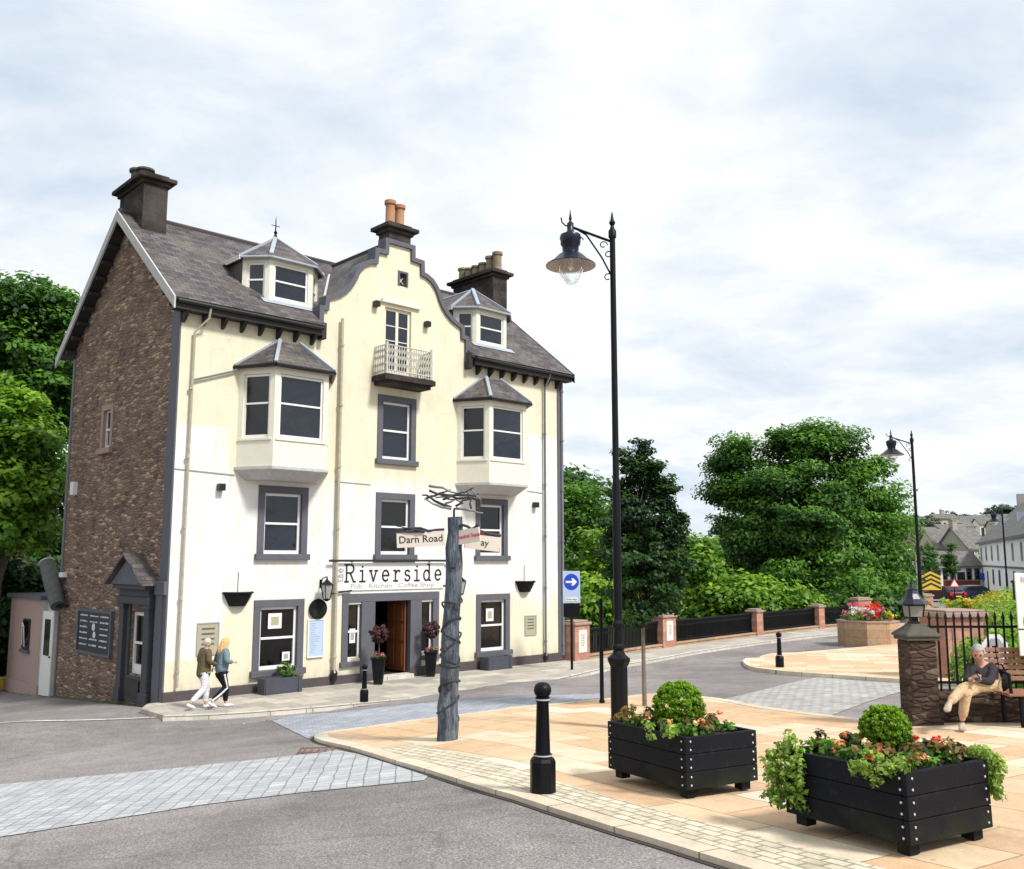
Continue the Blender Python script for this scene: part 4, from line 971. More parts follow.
def plaque(s,z,w,h,label):
    t=thing('plaque',label,'plaque',onwall(s,z,-.025),BANG)
    MB().box(-w/2,w/2,0,.025,0,h).build('panel','tan',t); MB().box(-w/2-.03,-w/2,-.015,.025,-.03,h+.03).box(w/2,w/2+.03,-.015,.025,-.03,h+.03).box(-w/2,w/2,-.015,.025,-.03,0).box(-w/2,w/2,-.015,.025,h,h+.03).build('frame','greyink',t)
    mb=MB(); rg=random.Random(int(s*10))
    for k in range(4): mb.box(-w*.32,w*.32,-.004,-.0005,h*(.8-.17*k),h*(.86-.17*k))
    mb.build('lettering','surround',t)
plaque(1.12,1.15,.56,.78,'tan panel with faded lines on the wall behind the two walking people')
plaque(13.05,1.02,.5,.62,'small tan plaque low on the wall between the right window and the downpipe')
def wallbasket(s,z,label,sc=1.):
    t=thing('hanging_basket',label,'planter',onwall(s,z),BANG,'dark wall troughs on the pub front')
    mb=MB(); n=12; top=[(cos(PI+PI*k/n)*.42*sc,sin(PI+PI*k/n)*.36*sc,.0) for k in range(n+1)]; bot=[(x*.55,y*.55,-.36*sc) for x,y,z_ in top]
    m_=n+1; mb.add(top+bot,[(i,i+1,m_+i+1,m_+i) for i in range(n)]+[tuple(range(m_)),tuple(reversed(range(m_,2*m_)))])
    mb.tube(top,.03,6); mb.build('bowl','planter',t)
    MB().tube([(0,-.005,0),(.0,-.02,.55)],.008,4).build('chain','iron',t)
wallbasket(1.92,2.72,'empty dark trough fixed to the wall left of the lower left window'); wallbasket(12.75,2.85,'empty dark trough fixed to the wall right of the lower right window')
# posters inside the ground floor windows
def poster(s,z,w,h,label,inner='tan'):
    t=thing('poster',label,'poster',onwall(s,z,.075),BANG)
    MB().box(-w/2,w/2,-.006,.0,0,h).build('paper','white',t); MB().box(-w*.28,w*.28,-.012,-.0065,h*.22,h*.78).build('print',inner,t)
poster(3.12,1.70,.42,.42,'white framed square notice in the upper pane of the left pub window'); poster(11.2,1.55,.34,.42,'white framed notice in the right ground floor window')
poster(3.5,.80,.24,.24,'small white notice in the lower corner of the left pub window','greyink'); poster(5.7,1.15,.2,.42,'white notice in the narrow window left of the pub door','greyink')
# chalkboard on the gable
t=thing('chalkboard','large navy menu board with white chalk writing on the stone gable','menu board',loc2w(0,4.95,.92),BANG)
w=Matrix.Identity(4); gfm=frame((0,0,0),(0,-1))
MB().box(-1.30,1.30,-.07,0,0,1.15,gfm).build('board','board',t); MB().box(-1.38,-1.30,-.1,0,-.08,1.23,gfm).box(1.3,1.38,-.1,0,-.08,1.23,gfm).box(-1.3,1.3,-.1,0,-.08,0,gfm).box(-1.3,1.3,-.1,0,1.15,1.23,gfm).build('frame','surround',t)
mb=MB(); rg=random.Random(3)
for col in range(3):
    for r in range(6):
        if col==1 and r in(2,3): continue
        x0=-1.15+col*.82; x=x0
        while x<x0+.6:
            l=rg.uniform(.04,.1); z0=1.02-r*.17; mb.box(x,x+l,-.078,-.0705,z0,z0+rg.uniform(.025,.05),gfm); x+=l+rg.uniform(.015,.04)
for (cx,cz,r) in ((-.02,.72,.12),(.06,.50,.11)): mb.prism([gfm@Vector((cx+cos(a)*r,-.0705,cz+sin(a)*r*.9)) for a in [2*PI*k/14 for k in range(14)]],gfm.to_3x3()@Vector((0,-.008,0)))
mb.build('writing','chalk',t)
# ------------------------------------------------------------ pots, troughs by the wall
def pz(x,y): return gz(x,y)+.11
def ball_clumps(c,r,n,k,t=.55,rc=.3,lo=.5):
    rg=random.Random(int(c[0]*100+c[2]*37+n)); out=[]
    for i in range(k):
        a=Vector((rg.gauss(0,1),rg.gauss(0,1),rg.gauss(0,1))).normalized(); rr=r*(lo+(1-lo)*rg.random()**.4)
        out.append((c[0]+a.x*rr,c[1]+a.y*rr,c[2]+a.z*rr,r*rc,n,t+.2*a.z+rg.uniform(-.15,.15)))
    return out
def pot(s,tt,label,seed):
    p=loc2w(s,tt); t=thing('plant_pot',label,'plant pot',(p.x,p.y,pz(p.x,p.y)),0,'tall black pots at the pub door')
    b=MB().lathe([(.17,0),(.27,.72),(.30,.72),(.30,.78),(.25,.78),(.24,.70)],(0,0,0),4); b.build('pot','planter',t,bevel=.01)
    MB().lathe([(.22,0.0),(.0,.02)],(0,0,.70),4).build('soil','soil',t)
    MB().tube([(0,0,.7),(.01,0,1.2),(0,.01,1.45)],.02,6).build('stem','bark',t)
    leafmesh('foliage',ball_clumps((0,0,1.45),.27,40,60,.5,.2),.06,'leaf_purple',t,seed,center=(0,0,1.5))
    leafmesh('flowers',[(rg.uniform(-.22,.22),rg.uniform(-.22,.22),.84+rg.uniform(-.05,.08),.07,12,.5) for _ in range(7)],.055,'petal_pink',t,seed+1)
    leafmesh('leaves',[(rg.uniform(-.22,.22),rg.uniform(-.22,.22),.80,.1,14,.4) for _ in range(8)],.07,'leaf_mid',t,seed+2)
pot(6.02,-.85,'tall black pot with purple ball plant left of the pub door',11); pot(8.28,-.45,'tall black pot with purple ball plant right of the pub door',21)
def trough(s,tt,L,h,label,plant=True):
    p=loc2w(s,tt); t=thing('trough_planter',label,'planter',(p.x,p.y,pz(p.x,p.y)),BANG)
    mb=MB(); mb.box(-L/2,L/2,-.2,-.16,0,h).box(-L/2,L/2,.16,.2,0,h).box(-L/2,-L/2+.04,-.16,.16,0,h).box(L/2-.04,L/2,-.16,.16,0,h)
    for x in (-L/2+.03,L/2-.13): mb.box(x,x+.1,-.225,-.2,-.0,h+.02)
    mb.build('box','greyplanter',t,bevel=.008); MB().box(-L/2+.04,L/2-.04,-.16,.16,h-.1,h-.06).build('soil','soil',t)
    if plant: leafmesh('shrub',ball_clumps((.15,0,h+.18),.24,50,26),.05,'leaf_mid',t,9,center=(.15,0,h+.15))
trough(3.05,-.45,1.15,.42,'grey wooden trough with small round bush under the left pub window'); trough(11.1,-.38,1.1,.42,'empty low grey trough under the lower right pub window',False)
# ------------------------------------------------------------ street lamps
def street_lamp(x,y,zg,H,label,sidex=-1,arm=.62,sc=1.,zs=None,head=True,rz=0):
    t=thing('street_lamp',label,'street lamp',(x,y,zg),rz,'tall black street lamps')
    Zs=1.0*sc
    mb=MB(); mb.lathe([(.17,0),(.17,.06),(.125,.10),(.125,.84),(.14,.87),(.165,.92),(.165,.96),(.10,1.01),(.075,1.06),(.095,1.10),(.09,1.13),(.07,1.16),(.065,1.34),(.085,1.38),(.085,1.44),(.055,1.50)],(0,0,0),8); mb.build('base','iron',t)
    p=MB(); p.lathe([(.060,1.4),(.060,H*.45),(.048,H*.46),(.042,H-.42),(.06,H-.40),(.06,H-.30),(.04,H-.27),(.025,H-.22),(.05,H-.17),(.025,H-.12),(.012,H-.02),(0,H)],(0,0,0),12,False)
    p.build('pole','iron',t,smooth=True)
    za=H-.42; e=sidex*arm; hz=za+.19
    a=MB(); a.tube([(0,0,za-.05),(e,0,hz)],.02,6); 
    a.tube([(0,0,za-.62),(e*.25,0,za-.30),(e*.62,0,za+.06),(e*.8,0,hz-.06)],.013,6)
    for (cx,cz,r) in ((e*.12,za-.60,.07),(e*.1,za-.25,.065),(e*.22,za-.10,.065),(e*.78,za-.02,.055)):
        a.tube([(cx+cos(q)*r*(1-q/9),0,cz+sin(q)*r*(1-q/9)) for q in [k*.5 for k in range(12)]],.009,5)
    a.tube([(e,0,hz),(e*1.12,0,hz+.02),(e*1.2,0,hz+.07),(e*1.22,0,hz+.14)],.012,5); a.build('arm','iron',t)
    hd=MB(); c=(e,0,hz)
    hd.lathe([(0,.30),(.012,.2),(.025,.12),(.015,.09),(.05,.05),(.05,-.06),(.08,-.10),(.15,-.13),(.165,-.18),(.15,-.22),(.15,-.28),(.125,-.31),(.12,-.40),(.20,-.46),(.27,-.53),(.375,-.60),(.375,-.615)],c,24,False); h=hd.build('lamp_hood','bluehood',t,smooth=True)
    MB().lathe([(.373,-.613),(.26,-.55),(.19,-.48),(.05,-.47),(0,-.47)],c,24,False).build('reflector','hoodin',h,smooth=True)
    MB().lathe([(.19,-.52),(.195,-.60),(.185,-.70),(.14,-.80),(.08,-.88),(0,-.91)],c,20,False).build('lamp_bowl','bowl',h,smooth=True)
    MB().lathe([(.02,-.47),(.035,-.56),(.045,-.64),(.0,-.70)],c,10,False).build('bulb','white',h,smooth=True)
    return t
g=Gp(619,728); 
Ht=at(613.5,212,g.y).z-g.z; print('lamp H',Ht)
lt=street_lamp(g.x+.01,g.y,g.z+PV,Ht-PV,'tall black street lamp with swan hood rising behind the left black planter',-1,.63)
g2=loc2w(0,0); x2,y2=(915-512)/FL*29.5,29.5; zg=gz(x2,y2)+.09; H2=at(906,430,y2).z-zg; print('lamp2 H',H2)
l2=copy_tree(lt); l2.location=(x2,y2,zg); l2['label']='tall black street lamp standing farther off in front of the big round tree'; l2.scale=(1,1,H2/(Ht-PV)); l2.rotation_euler=(0,0,-.15)
x3,y3=(1001-512)/FL*52,52.; l3=copy_tree(lt); zg=gz(x3,y3); l3.location=(x3,y3,zg); l3['label']='slim black street lamp among the white houses at the far right'; l3.scale=(1,1,(at(993,508,y3).z-zg)/(Ht-PV)); l3.rotation_euler=(0,0,-1.3)
# small arm street light farther off
x4,y4=(912-512)/FL*62,62.; t=thing('arm_street_light','plain thin street light with a bare angled arm beside the far tree','street light',(x4,y4,gz(x4,y4)))
zt=at(911,551,y4).z-gz(x4,y4); MB().tube([(0,0,0),(0,0,zt-.3),(-.1,0,zt),(-.3,0,zt+.1)],[.08,.06,.05,.05],8).build('pole','greyink',t); MB().tube([(-.3,0,zt+.1),(-1.25,0,zt-.1)],[.05,.07],8).build('lamp_arm','white',t)
# slim post
g=Gp(602,703); t=thing('slim_post','slim plain black post standing left of the tall street lamp','post',(g.x,g.y,g.z+PV))
MB().lathe([(.05,0),(.05,.05),(.038,.07),(.036,at(604,597,g.y).z-g.z-.1),(.02,at(604,597,g.y).z-g.z-.07)],(0,0,0),10).build('pole','iron',t,smooth=True)
# ------------------------------------------------------------ bollards
def bollard(u,v,vt,label,first=None):
    g=Gp(u,v); zz=g.z+(.09 if v<712 else PV); h=at(u,vt,g.y).z-zz
    if first is not None:
        t=copy_tree(first[0]); t.location=(g.x,g.y,zz); t['label']=label; k=h/first[1]; t.scale=(k,k,k); return t,h
    t=thing('bollard',label,'bollard',(g.x,g.y,zz),0.2,'black cast iron bollards')
    w=h/1.05
    MB().lathe([(.128*w,0),(.128*w,.30*w),(.112*w,.33*w),(.085*w,.345*w)],(0,0,0),8).build('base','iron',t,bevel=.006)
    MB().lathe([(.085*w,.335*w),(.092*w,.35*w),(.092*w,.365*w),(.074*w,.375*w),(.060*w,.86*w),(.072*w,.875*w),(.072*w,.905*w),(.058*w,.915*w)],(0,0,0),20).build('shaft','iron',t,smooth=True)
    MB().lathe([(.05*w,.905*w),(.077*w,.93*w),(.088*w,.965*w),(.085*w,.995*w),(.07*w,1.025*w),(.04*w,1.045*w),(0,1.05*w)],(0,0,0),20).build('cap','iron',t,smooth=True)
    m2=MB(); m2.lathe([(.0735*w,.878*w),(.0745*w,.885*w),(.0735*w,.892*w)],(0,0,0),20,False).lathe([(.093*w,.350*w),(.0945*w,.357*w),(.093*w,.364*w)],(0,0,0),20,False); m2.build('band','greywhite',t)
    return t,h
b0=bollard(543,793,682,'large black ball topped bollard at the kerb in front of the left planter')
bollard(780,669,632,'distant black bollard on the tip of the far island pavement',b0)
bollard(364,704,664,'short black bollard at the kerb in front of the left door pot',b0)
# ------------------------------------------------------------ log signpost
g=Gp(447,740); zb=g.z+PV; t=thing('signpost','weathered blue grey log signpost with twig sculpture and finger boards','signpost',(g.x,g.y,zb))
HT=at(453,517,g.y).z-zb; rg=random.Random(5); mb=MB(); pts=[];rs=[]
for i in range(15):
    f=i/14; pts.append((.085*f+rg.uniform(-.012,.012)+.0,rg.uniform(-.012,.012),HT*f-.0)); rs.append(.135-.028*f+rg.uniform(-.008,.008))
pts[0]=(0,0,-.05)
mb.tube(pts,rs,16); lg=mb.build('log','log',t,smooth=True)
mb=MB(); P=[]
for k in range(150):
    f=k/149; z=.25+f*1.75; a=f*2*PI*6.5; r=.145-.028*z/HT+.008*sin(k*.7); P.append((.085*z/HT+cos(a)*r,sin(a)*r,z+.05*sin(a*1.3)))
mb.tube(P,.013,6); 
P=[]
for k in range(60):
    f=k/59; z=.9+f*.7; a=-f*2*PI*2.2+1; r=.142-.028*z/HT; P.append((.085*z/HT+cos(a)*r,sin(a)*r,z))
mb.tube(P,.010,5); mb.build('twisted_vine','twig',t,smooth=True)
mb=MB()
for (a,b,c,d) in ((.12,1.75,.05,.3),(-.04,1.2,.04,.4),(.05,2.3,.05,.2),(.02,.7,.03,.5)): mb.lathe([(.0,-.05),(c,-.03),(c*.8,.03),(0,.05)],(a,-.125,b),8)
mb.each('burr','twig',t,smooth=True)
# twigs at the top
def tw(mbx,a,b,r,wob=.04,n=6,seed=0):
    rr=random.Random(seed); a=Vector(a);b=Vector(b); mbx.tube([a.lerp(b,k/n)+Vector((rr.uniform(-wob,wob),rr.uniform(-wob,wob),rr.uniform(-wob,wob)*.8)) for k in range(n+1)],[r*(1-.55*k/n) for k in range(n+1)],6)
gy=g.y
def tp(u,v,dy=0): p=at(u,v,gy+dy); return (p.x-g.x,dy,p.z-zb)
A=MB(); B_=MB()
A.tube([tp(454,519),tp(454,510),tp(455,508)],.016,6)
tw(A,tp(452,508),tp(421,494,-.1),.024,.02,6,1); tw(A,tp(480,499,.1),tp(436,496,-.1),.022,.03,6,2); tw(A,tp(440,493,.1),tp(476,497,-.2),.02,.03,6,3)
tw(A,tp(472,508,-.1),tp(468,491,.1),.016,.02,4,4); tw(A,tp(455,507,.2),tp(478,493,.2),.018,.02,5,5); tw(A,tp(425,499,.15),tp(450,490,.1),.02,.02,5,6)
tw(A,tp(443,500,-.25),tp(472,489,-.15),.018,.03,5,12); tw(A,tp(430,491,-.05),tp(463,503,.2),.018,.03,5,13)
tw(B_,tp(452,509,-.1),tp(424,500,-.2),.022,.02,6,7); tw(B_,tp(430,485,.05),tp(463,494,-.05),.02,.02,6,8); tw(B_,tp(456,508,.05),tp(483,513,-.05),.02,.012,6,9); tw(B_,tp(470,487,-.15),tp(481,503,.1),.016,.02,5,10); tw(B_,tp(445,505,.2),tp(474,491,.2),.018,.03,5,11)
A.build('twig_sculpture','twig',t); B_.build('twig_sculpture','twigpale',t)
def fingerboard(u0,v0,u1,v1,h,txt,mat_,ts,dy0,dy1,right,bold=0,seed=1,al=0):
    p0=Vector(tp(u0,v0,dy0)); p1=Vector(tp(u1,v1,dy1)); d=(p1-p0); L=d.length; ax=d.normalized(); up=Vector((0,0,1)); ay=up.cross(ax).normalized(); az=ax.cross(ay)
    m=Matrix(((ax.x,ay.x,az.x,p0.x),(ax.y,ay.y,az.y,p0.y),(ax.z,ay.z,az.z,p0.z),(0,0,0,1)))
    b=MB().box(0,L,-.018,.018,0,h,m).build('finger_board','signcream',t)
    text_mesh(txt,ts,'lettering',mat_,b,m@Matrix.Translation((L/2+al,-.0195,h/2))@STAND,.002,bold)
    q=MB(); rr=random.Random(seed); q.tube([m@Vector((L*k/6,rr.uniform(-.01,.01),h+.03+rr.uniform(-.012,.02)+(.04*sin(k*1.1) if right else .02*sin(k)))) for k in range(7)],.022,6)
    q.build('branch_rail','twig',b)
    return b
fingerboard(397,548,445,545.5,.20,'Darn Road','ink',.135,-.18,-.06,False,.001)
fingerboard(457.5,545,480.5,541,.19,'Cathedral Square','redink',.072,-.05,-.22,True,.001,4)
fingerboard(464,548,499,552,.20,'ay','ink',.13,.05,.16,False,.001,6,al=.03)
A=MB(); tw(A,tp(425,531.5,-.15),tp(396,532,-.2),.02,.006,5,21); tw(A,tp(420,530.5,-.18),tp(396,526,-.2),.012,.006,5,22); A.build('branch_rail','twig',t)
# ------------------------------------------------------------ one way sign
g=G(572,673); zb=g.z+.11; t=thing('traffic_sign','blue one way arrow sign on a black post beside the pub corner','traffic sign',(g.x,g.y,zb),0)
y=g.y; zt=at(572,571,y).z-zb; z1=at(572,603,y).z-zb
MB().lathe([(.045,0),(.045,zt-.05),(.03,zt-.03)],(0,0,0),10).build('pole','iron',t,smooth=True)
wv=.29; pl=MB().box(-wv,wv,-.075,-.055,z1,zt).build('plate','paleblue',t,bevel=.008)
cz=zt-.36
MB().prism([(cos(a)*.25,-.0765,cz+sin(a)*.27) for a in [2*PI*k/32 for k in range(32)]],(0,-.004,0)).build('blue_disc','blue',pl)
MB().prism([(x,-.082,cz+z) for x,z in ((-.19,-.035),(.03,-.035),(.0,-.12),(.07,-.12),(.19,0),(.07,.12),(.0,.12),(.03,.035),(-.19,.035))],(0,-.004,0)).build('arrow','white',pl)
MB().box(-.2,.2,-.082,-.078,z1+.06,z1+.19).build('label_plate','white',pl); text_mesh('One way',.095,'lettering','ink',pl,Matrix.Translation((0,-.084,z1+.125))@STAND,.001,.001)
MB().box(-.27,.27,-.06,-.04,at(572,617,y).z-zb,z1-.02).build('back_plate','iron',t)
# ------------------------------------------------------------ black plank planters
def planter(x,y,z,L,W,H,label,tilt,seed,trail,flow):
    t=thing('flower_planter',label,'planter',(x,y,z),radians(30),'black plank planters on the square')
    # local frame: near corner at origin; +x along right side (W), +y along left side (L)
    t.rotation_euler=(tilt[0],tilt[1],radians(30))
    lg=.075; ph=(H-lg)/3
    mbp=[]
    for k in range(3):
        z0=lg+k*ph+.002; z1=lg+(k+1)*ph-.002; b=MB(); th=.045; o=.0
        b.box(0,W,0,th,z0,z1).box(0,W,L-th,L,z0,z1).box(0,th,th+.001,L-th-.001,z0,z1).box(W-th,W,th+.001,L-th-.001,z0,z1); p=b.build('plank_course','planter',t,bevel=.006)
        bo=MB()
        def bolt(c,ax):
            c=Vector(c); a=Vector(ax); bo.tube([c-a*.004,c+a*.006,c+a*.009],[.0085,.0085,.004],10)
        for zz in (z0+ph*.25,z0+ph*.72):
            bolt((.055+.0,0,zz),(0,-1,0)); bolt((W-.05,0,zz),(0,-1,0)); bolt((0,.05,zz),(-1,0,0)); bolt((0,L-.05,zz),(-1,0,0))
        bo.each('bolt','bolt',p,smooth=True)
    for cx in (.05,W-.15):
        for cy in (.05,L-.15): MB().box(cx,cx+.1,cy,cy+.1,-.0,lg+.03).build('leg','planter',t)
    MB().box(.046,W-.046,.046,L-.046,lg+.01,H-.10).build('liner','planter',t)
    MB().box(.046,W-.046,.046,L-.046,H-.09,H-.05).build('soil','soil',t)
    c=(W*.52,L*.52,H+.16) if seed==31 else (W*.66,L*.56,H+.15); r=.245 if seed==31 else .185
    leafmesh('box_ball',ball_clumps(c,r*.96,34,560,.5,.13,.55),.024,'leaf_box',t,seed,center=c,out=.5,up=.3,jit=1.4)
    rg=random.Random(seed); low=[]
    for _ in range(70): low.append((rg.uniform(.08,W-.08),rg.uniform(.08,L-.08),H-.02+rg.uniform(0,.07),.06,22,rg.random()*.9))
    leafmesh('bedding_leaves',low,.05,'leaf_mid',t,seed+1,up=1)
    leafmesh('bronze_leaves',[(rg.uniform(.06,W-.06),rg.uniform(.06,L-.06),H+.02+rg.uniform(0,.09),.055,16,rg.random()) for _ in range(34)],.055,'leaf_bronze',t,seed+2,up=.8)
    for mt,nn in flow:
        for _ in range(nn): leafmesh('flower',[(rg.uniform(.07,W-.07),rg.uniform(.07,L-.07),H+.03+rg.uniform(0,.09),.032,22,rg.random())],.032,mt,t,seed+nn+_,up=.9)
    for (tx,ty,dx,dy,n,hh,mt) in trail:
        cl=[]
        for k in range(n):
            f=rg.random()**.8; ang=rg.uniform(-1.3,1.3); rr=.05+.16*min(1,f*3)
            base=atan2(dy,dx)+ang
            cl.append((tx+cos(base)*rr*rg.uniform(.5,1.1),ty+sin(base)*rr*rg.uniform(.5,1.1),H+.08-hh*f+rg.uniform(-.02,.04),.05,22,.75-.35*f+rg.uniform(-.15,.15)))
        leafmesh('trailing_plant',cl,.038,mt,t,seed+5+n,up=.4)
    return t
g=Gp(687,801); p1=planter(g.x,g.y,g.z+PV,1.15,.84,.52,'black plank planter with box ball nearer the street lamp',(-.0,.0),31,[(.3,1.1,-.5,.6,12,.12,'leaf_bronze'),(.03,.25,-1,0,7,.10,'leaf_trail')],[('petal_orange',8),('petal_peach',6),('petal_red',2)])
g=Gp(912,860); p2=planter(g.x,g.y,g.z+PV,1.08,.88,.535,'black plank planter with trailing ivy nearest the camera',(-.0,.0),77,[(.06,1.02,-1,.3,90,.48,'leaf_trail'),(.86,.14,1,-.15,80,.34,'leaf_trail'),(.10,.25,-1,-.3,26,.16,'leaf_trail')],[('petal_orange',10),('petal_red',7),('petal_peach',4)])
for p,(tx,ty) in ((p1,(0,0)),(p2,(0,0))):
    x,y=p.location.x,p.location.y; gx=(gz(x+.7,y)-gz(x-.3,y))/1.0; gy_=(gz(x,y+1)-gz(x,y))/1.0
    p.rotation_mode='QUATERNION'; n_=Vector((-gx*.4,-gy_*.4,1)).normalized(); q_=Vector((0,0,1)).rotation_difference(n_)@Matrix.Rotation(radians(30),3,'Z').to_quaternion(); p.rotation_quaternion=q_; p.location.z+=.005
# ------------------------------------------------------------ bridge parapet: piers and iron panels
WZ=0.03
wl=[(15.25,-.15),(21.6,.75),(29.7,1.5),(36.2,1.8),(40.6,1.55),(47.5,.9)]
piers=[]
plab=['red sandstone pier with white carved panel next to the pub corner','red sandstone pier with white carved panel behind the hornbeam','red sandstone parapet pier left of the distant bollard','narrow sandstone parapet pier under the big round tree','broad sandstone parapet pier behind the stone flower bed','last sandstone parapet pier near the traffic sign']
pw=[.95,1.05,.62,.60,1.35,1.1]; ph_=[1.35,1.32,1.2,1.2,1.45,1.5]
def ang_at(i): 
    a=wl[max(i-1,0)];b=wl[min(i+1,len(wl)-1)]; return BANG+atan2(b[1]-a[1],b[0]-a[0])
for i,(s_,t_) in enumerate(wl):
    p=loc2w(s_,t_); th=thing('stone_pier',plab[i],'pier',(p.x,p.y,-.1),ang_at(i),'stone piers of the bridge parapet')
    w=pw[i]; h=ph_[i]; MB().box(-w/2,w/2,-.28,.28,-.2,h).build('pier_body','brick',th,bevel=.015)
    MB().box(-w/2-.06,w/2+.06,-.34,.34,h+.001,h+.10).box(-w/2+.04,w/2-.04,-.24,.24,h+.10,h+.17).build('cap','cap',th,bevel=.02)
    if i in(0,1):
        f=MB().box(-.26,.26,-.30,-.281,.38,1.18).build('panel','offwhite',th,bevel=.005)
        mb=MB(); mb.tube([(0,-.302,.58),(.03,-.302,.85),(0,-.302,1.06)],.012,5)
        for k in range(5):
            z=.62+k*.09
            for sg in(-1,1): mb.tube([(0,-.302,z),(sg*.08,-.302,z+.02),(sg*.13,-.302,z+.07),(sg*.09,-.302,z+.09)],.011,5)
        mb.build('carved_leaf','greyink',f)
flab=['black iron parapet railing between the pub corner and the second pier','black iron parapet railing right of the hornbeam','black iron parapet railing behind the distant bollard','short black iron parapet railing left of the broad pier','black iron parapet railing right of the broad pier']
for i in range(len(wl)-1):
    a=loc2w(*wl[i]);b=loc2w(*wl[i+1]); d=b-a; L=d.length; rz=atan2(d.y,d.x); x0=pw[i]/2; x1=L-pw[i+1]/2
    th=thing('parapet_railing',flab[i],'railing',(a.x,a.y,-.1),rz,'iron panels of the bridge parapet')
    MB().box(x0,x1,-.2,.2,-.1,.20).box(x0,x1,-.24,.24,.201,.26).build('stone_base','oct',th,bevel=.01)
    mb=MB(); mb.box(x0,x1,-.05,.05,1.10,1.18).box(x0,x1,-.03,.03,.32,.37).box(x0,x1,-.02,.02,.92,.96)
    x=x0+.08
    while x<x1: mb.box(x-.018,x+.018,-.018,.018,.26,1.10); x+=.105
    x=x0+.13
    while x<x1: mb.tube([(x+.045*cos(q),0,1.03+.045*sin(q)) for q in [k*PI/3 for k in range(7)]],.009,4); x+=.105
    mb.build('iron_bars','iron',th)
# ------------------------------------------------------------ octagonal planter
def stonebed(name,label,x,y,w,h,cols,seed,n=8,sx=1,rz=0,wallm='oct'):
    zg=gz(x,y)+.09; t=thing(name,label,'flower bed',(x,y,zg),rz)
    r=w/2/cos(PI/n); pts=[(cos(2*PI*(k+.5)/n)*r*sx,sin(2*PI*(k+.5)/n)*r) for k in range(n)]
    MB().prism([(a,b,-.2) for a,b in pts],(0,0,h+.2)).build('wall',wallm,t); MB().prism([(a*1.03,b*1.03,h+.001) for a,b in pts],(0,0,.06)).build('coping','cap',t)
    rg=random.Random(seed)
    leafmesh('foliage',[(rg.uniform(-.75,.75)*w/2*sx,rg.uniform(-.75,.75)*w/2,h+.15+rg.random()*.22,.18,26,rg.random()) for _ in range(60)],.11,'leaf_trail' if 0 else 'leaf_mid',t,seed)
    for m_,x0,x1,zz,k in cols:
        for _ in range(k): leafmesh('flower',[(rg.uniform(x0,x1)*sx,rg.uniform(-.6,.6)*w/2,h+rg.uniform(.12,zz),.13,24,rg.random())],.09,m_,t,seed+k+_)
    return t
g=G(876,647); stonebed('stone_flower_bed','octagonal sandstone flower bed with pink and white flowers in the road island',g.x,g.y+.8,2.35,.95,[('petal_pink',-.9,-.1,.75,26),('petal_white',-.9,.2,.6,22),('petal_red',-.05,.6,.8,22),('petal_pink',.1,.8,.6,12),('leaf_yellow',.6,1.1,.4,14)],5)
# ------------------------------------------------------------ mossy pillar with lantern
g=Gp(917,726); pg=g.z+PV
t=thing('stone_pillar','dark mossy rubble gate pillar with pyramid cap left of the bench','pillar',(g.x+.14,g.y+.20,pg),0.05)
pt_=at(916,641,g.y).z-pg; hwp=.19; print('pillar h',pt_)
MB().box(-hwp,hwp,-.19,.19,-.2,pt_).box(-hwp-.03,hwp+.03,-.22,.22,-.2,.18).build('pillar_body','pillar_rubble',t,bevel=.03)
c=MB(); c.box(-.22,.22,-.22,.22,pt_+.001,pt_+.05); c.lathe([(.34,.05),(.34,.08),(.16,.19),(.14,.22)],(0,0,pt_),4); c.build('cap','mosscap',t,bevel=.012)
lz=pg+pt_+.22
t=thing('gate_lantern','glazed lantern with flared dark blue roof standing on the mossy pillar','lantern',(g.x+.12,g.y+.20,lz),.05); t.scale=(.78,.78,.86)
MB().lathe([(.11,0),(.11,.02),(.08,.04),(.08,.09),(.13,.11)],(0,0,0),4).build('foot','iron',t)
MB().lathe([(.16,.11),(.19,.28)],(0,0,0),4).build('glass_panes','bowldull',t)
mb=MB()
for k in range(4):
    a=2*PI*(k+.5)/4; mb.tube([(cos(a)*.165,sin(a)*.165,.11),(cos(a)*.2,sin(a)*.2,.29)],.012,4)
mb.lathe([(.21,.28),(.21,.30)],(0,0,0),4); mb.build('lantern_frame','iron',t)
MB().lathe([(.25,.30),(.265,.31),(.17,.39),(.11,.47),(.09,.52),(.10,.54),(.05,.57),(.03,.62),(.0,.76)],(0,0,0),8).build('roof','bluehood',t)
# low wall and railing behind the bench
yR=g.y+.42; xA=g.x+.34; xB=17.0; zw=gz(9,yR)+PV
def zat(v,y): return at(512,v,y).z
t=thing('boundary_railing','black spear topped railing on a low mossy wall behind the bench','railing',(xA,yR,zw))
wh=zat(691,yR)-zw; top=zat(612,yR)-zw; Lr=xB-xA
MB().box(0,Lr,-.2,.2,-.5,wh).build('low_wall','pillar_rubble',t,bevel=.03)
mb=MB(); mb.box(0,Lr,-.015,.015,wh+.10,wh+.135).box(0,Lr,-.015,.015,top-.22,top-.185)
x=.09; k=0
while x<Lr:
    hh2=top if k%1==0 else top-.1
    mb.box(x-.011,x+.011,-.011,.011,wh-.02,hh2-.10); mb.lathe([(.011,hh2-.12),(.026,hh2-.08),(.0,hh2+.02)],(x,0,0),4); x+=.115; k+=1
mb.build('bars','iron',t)
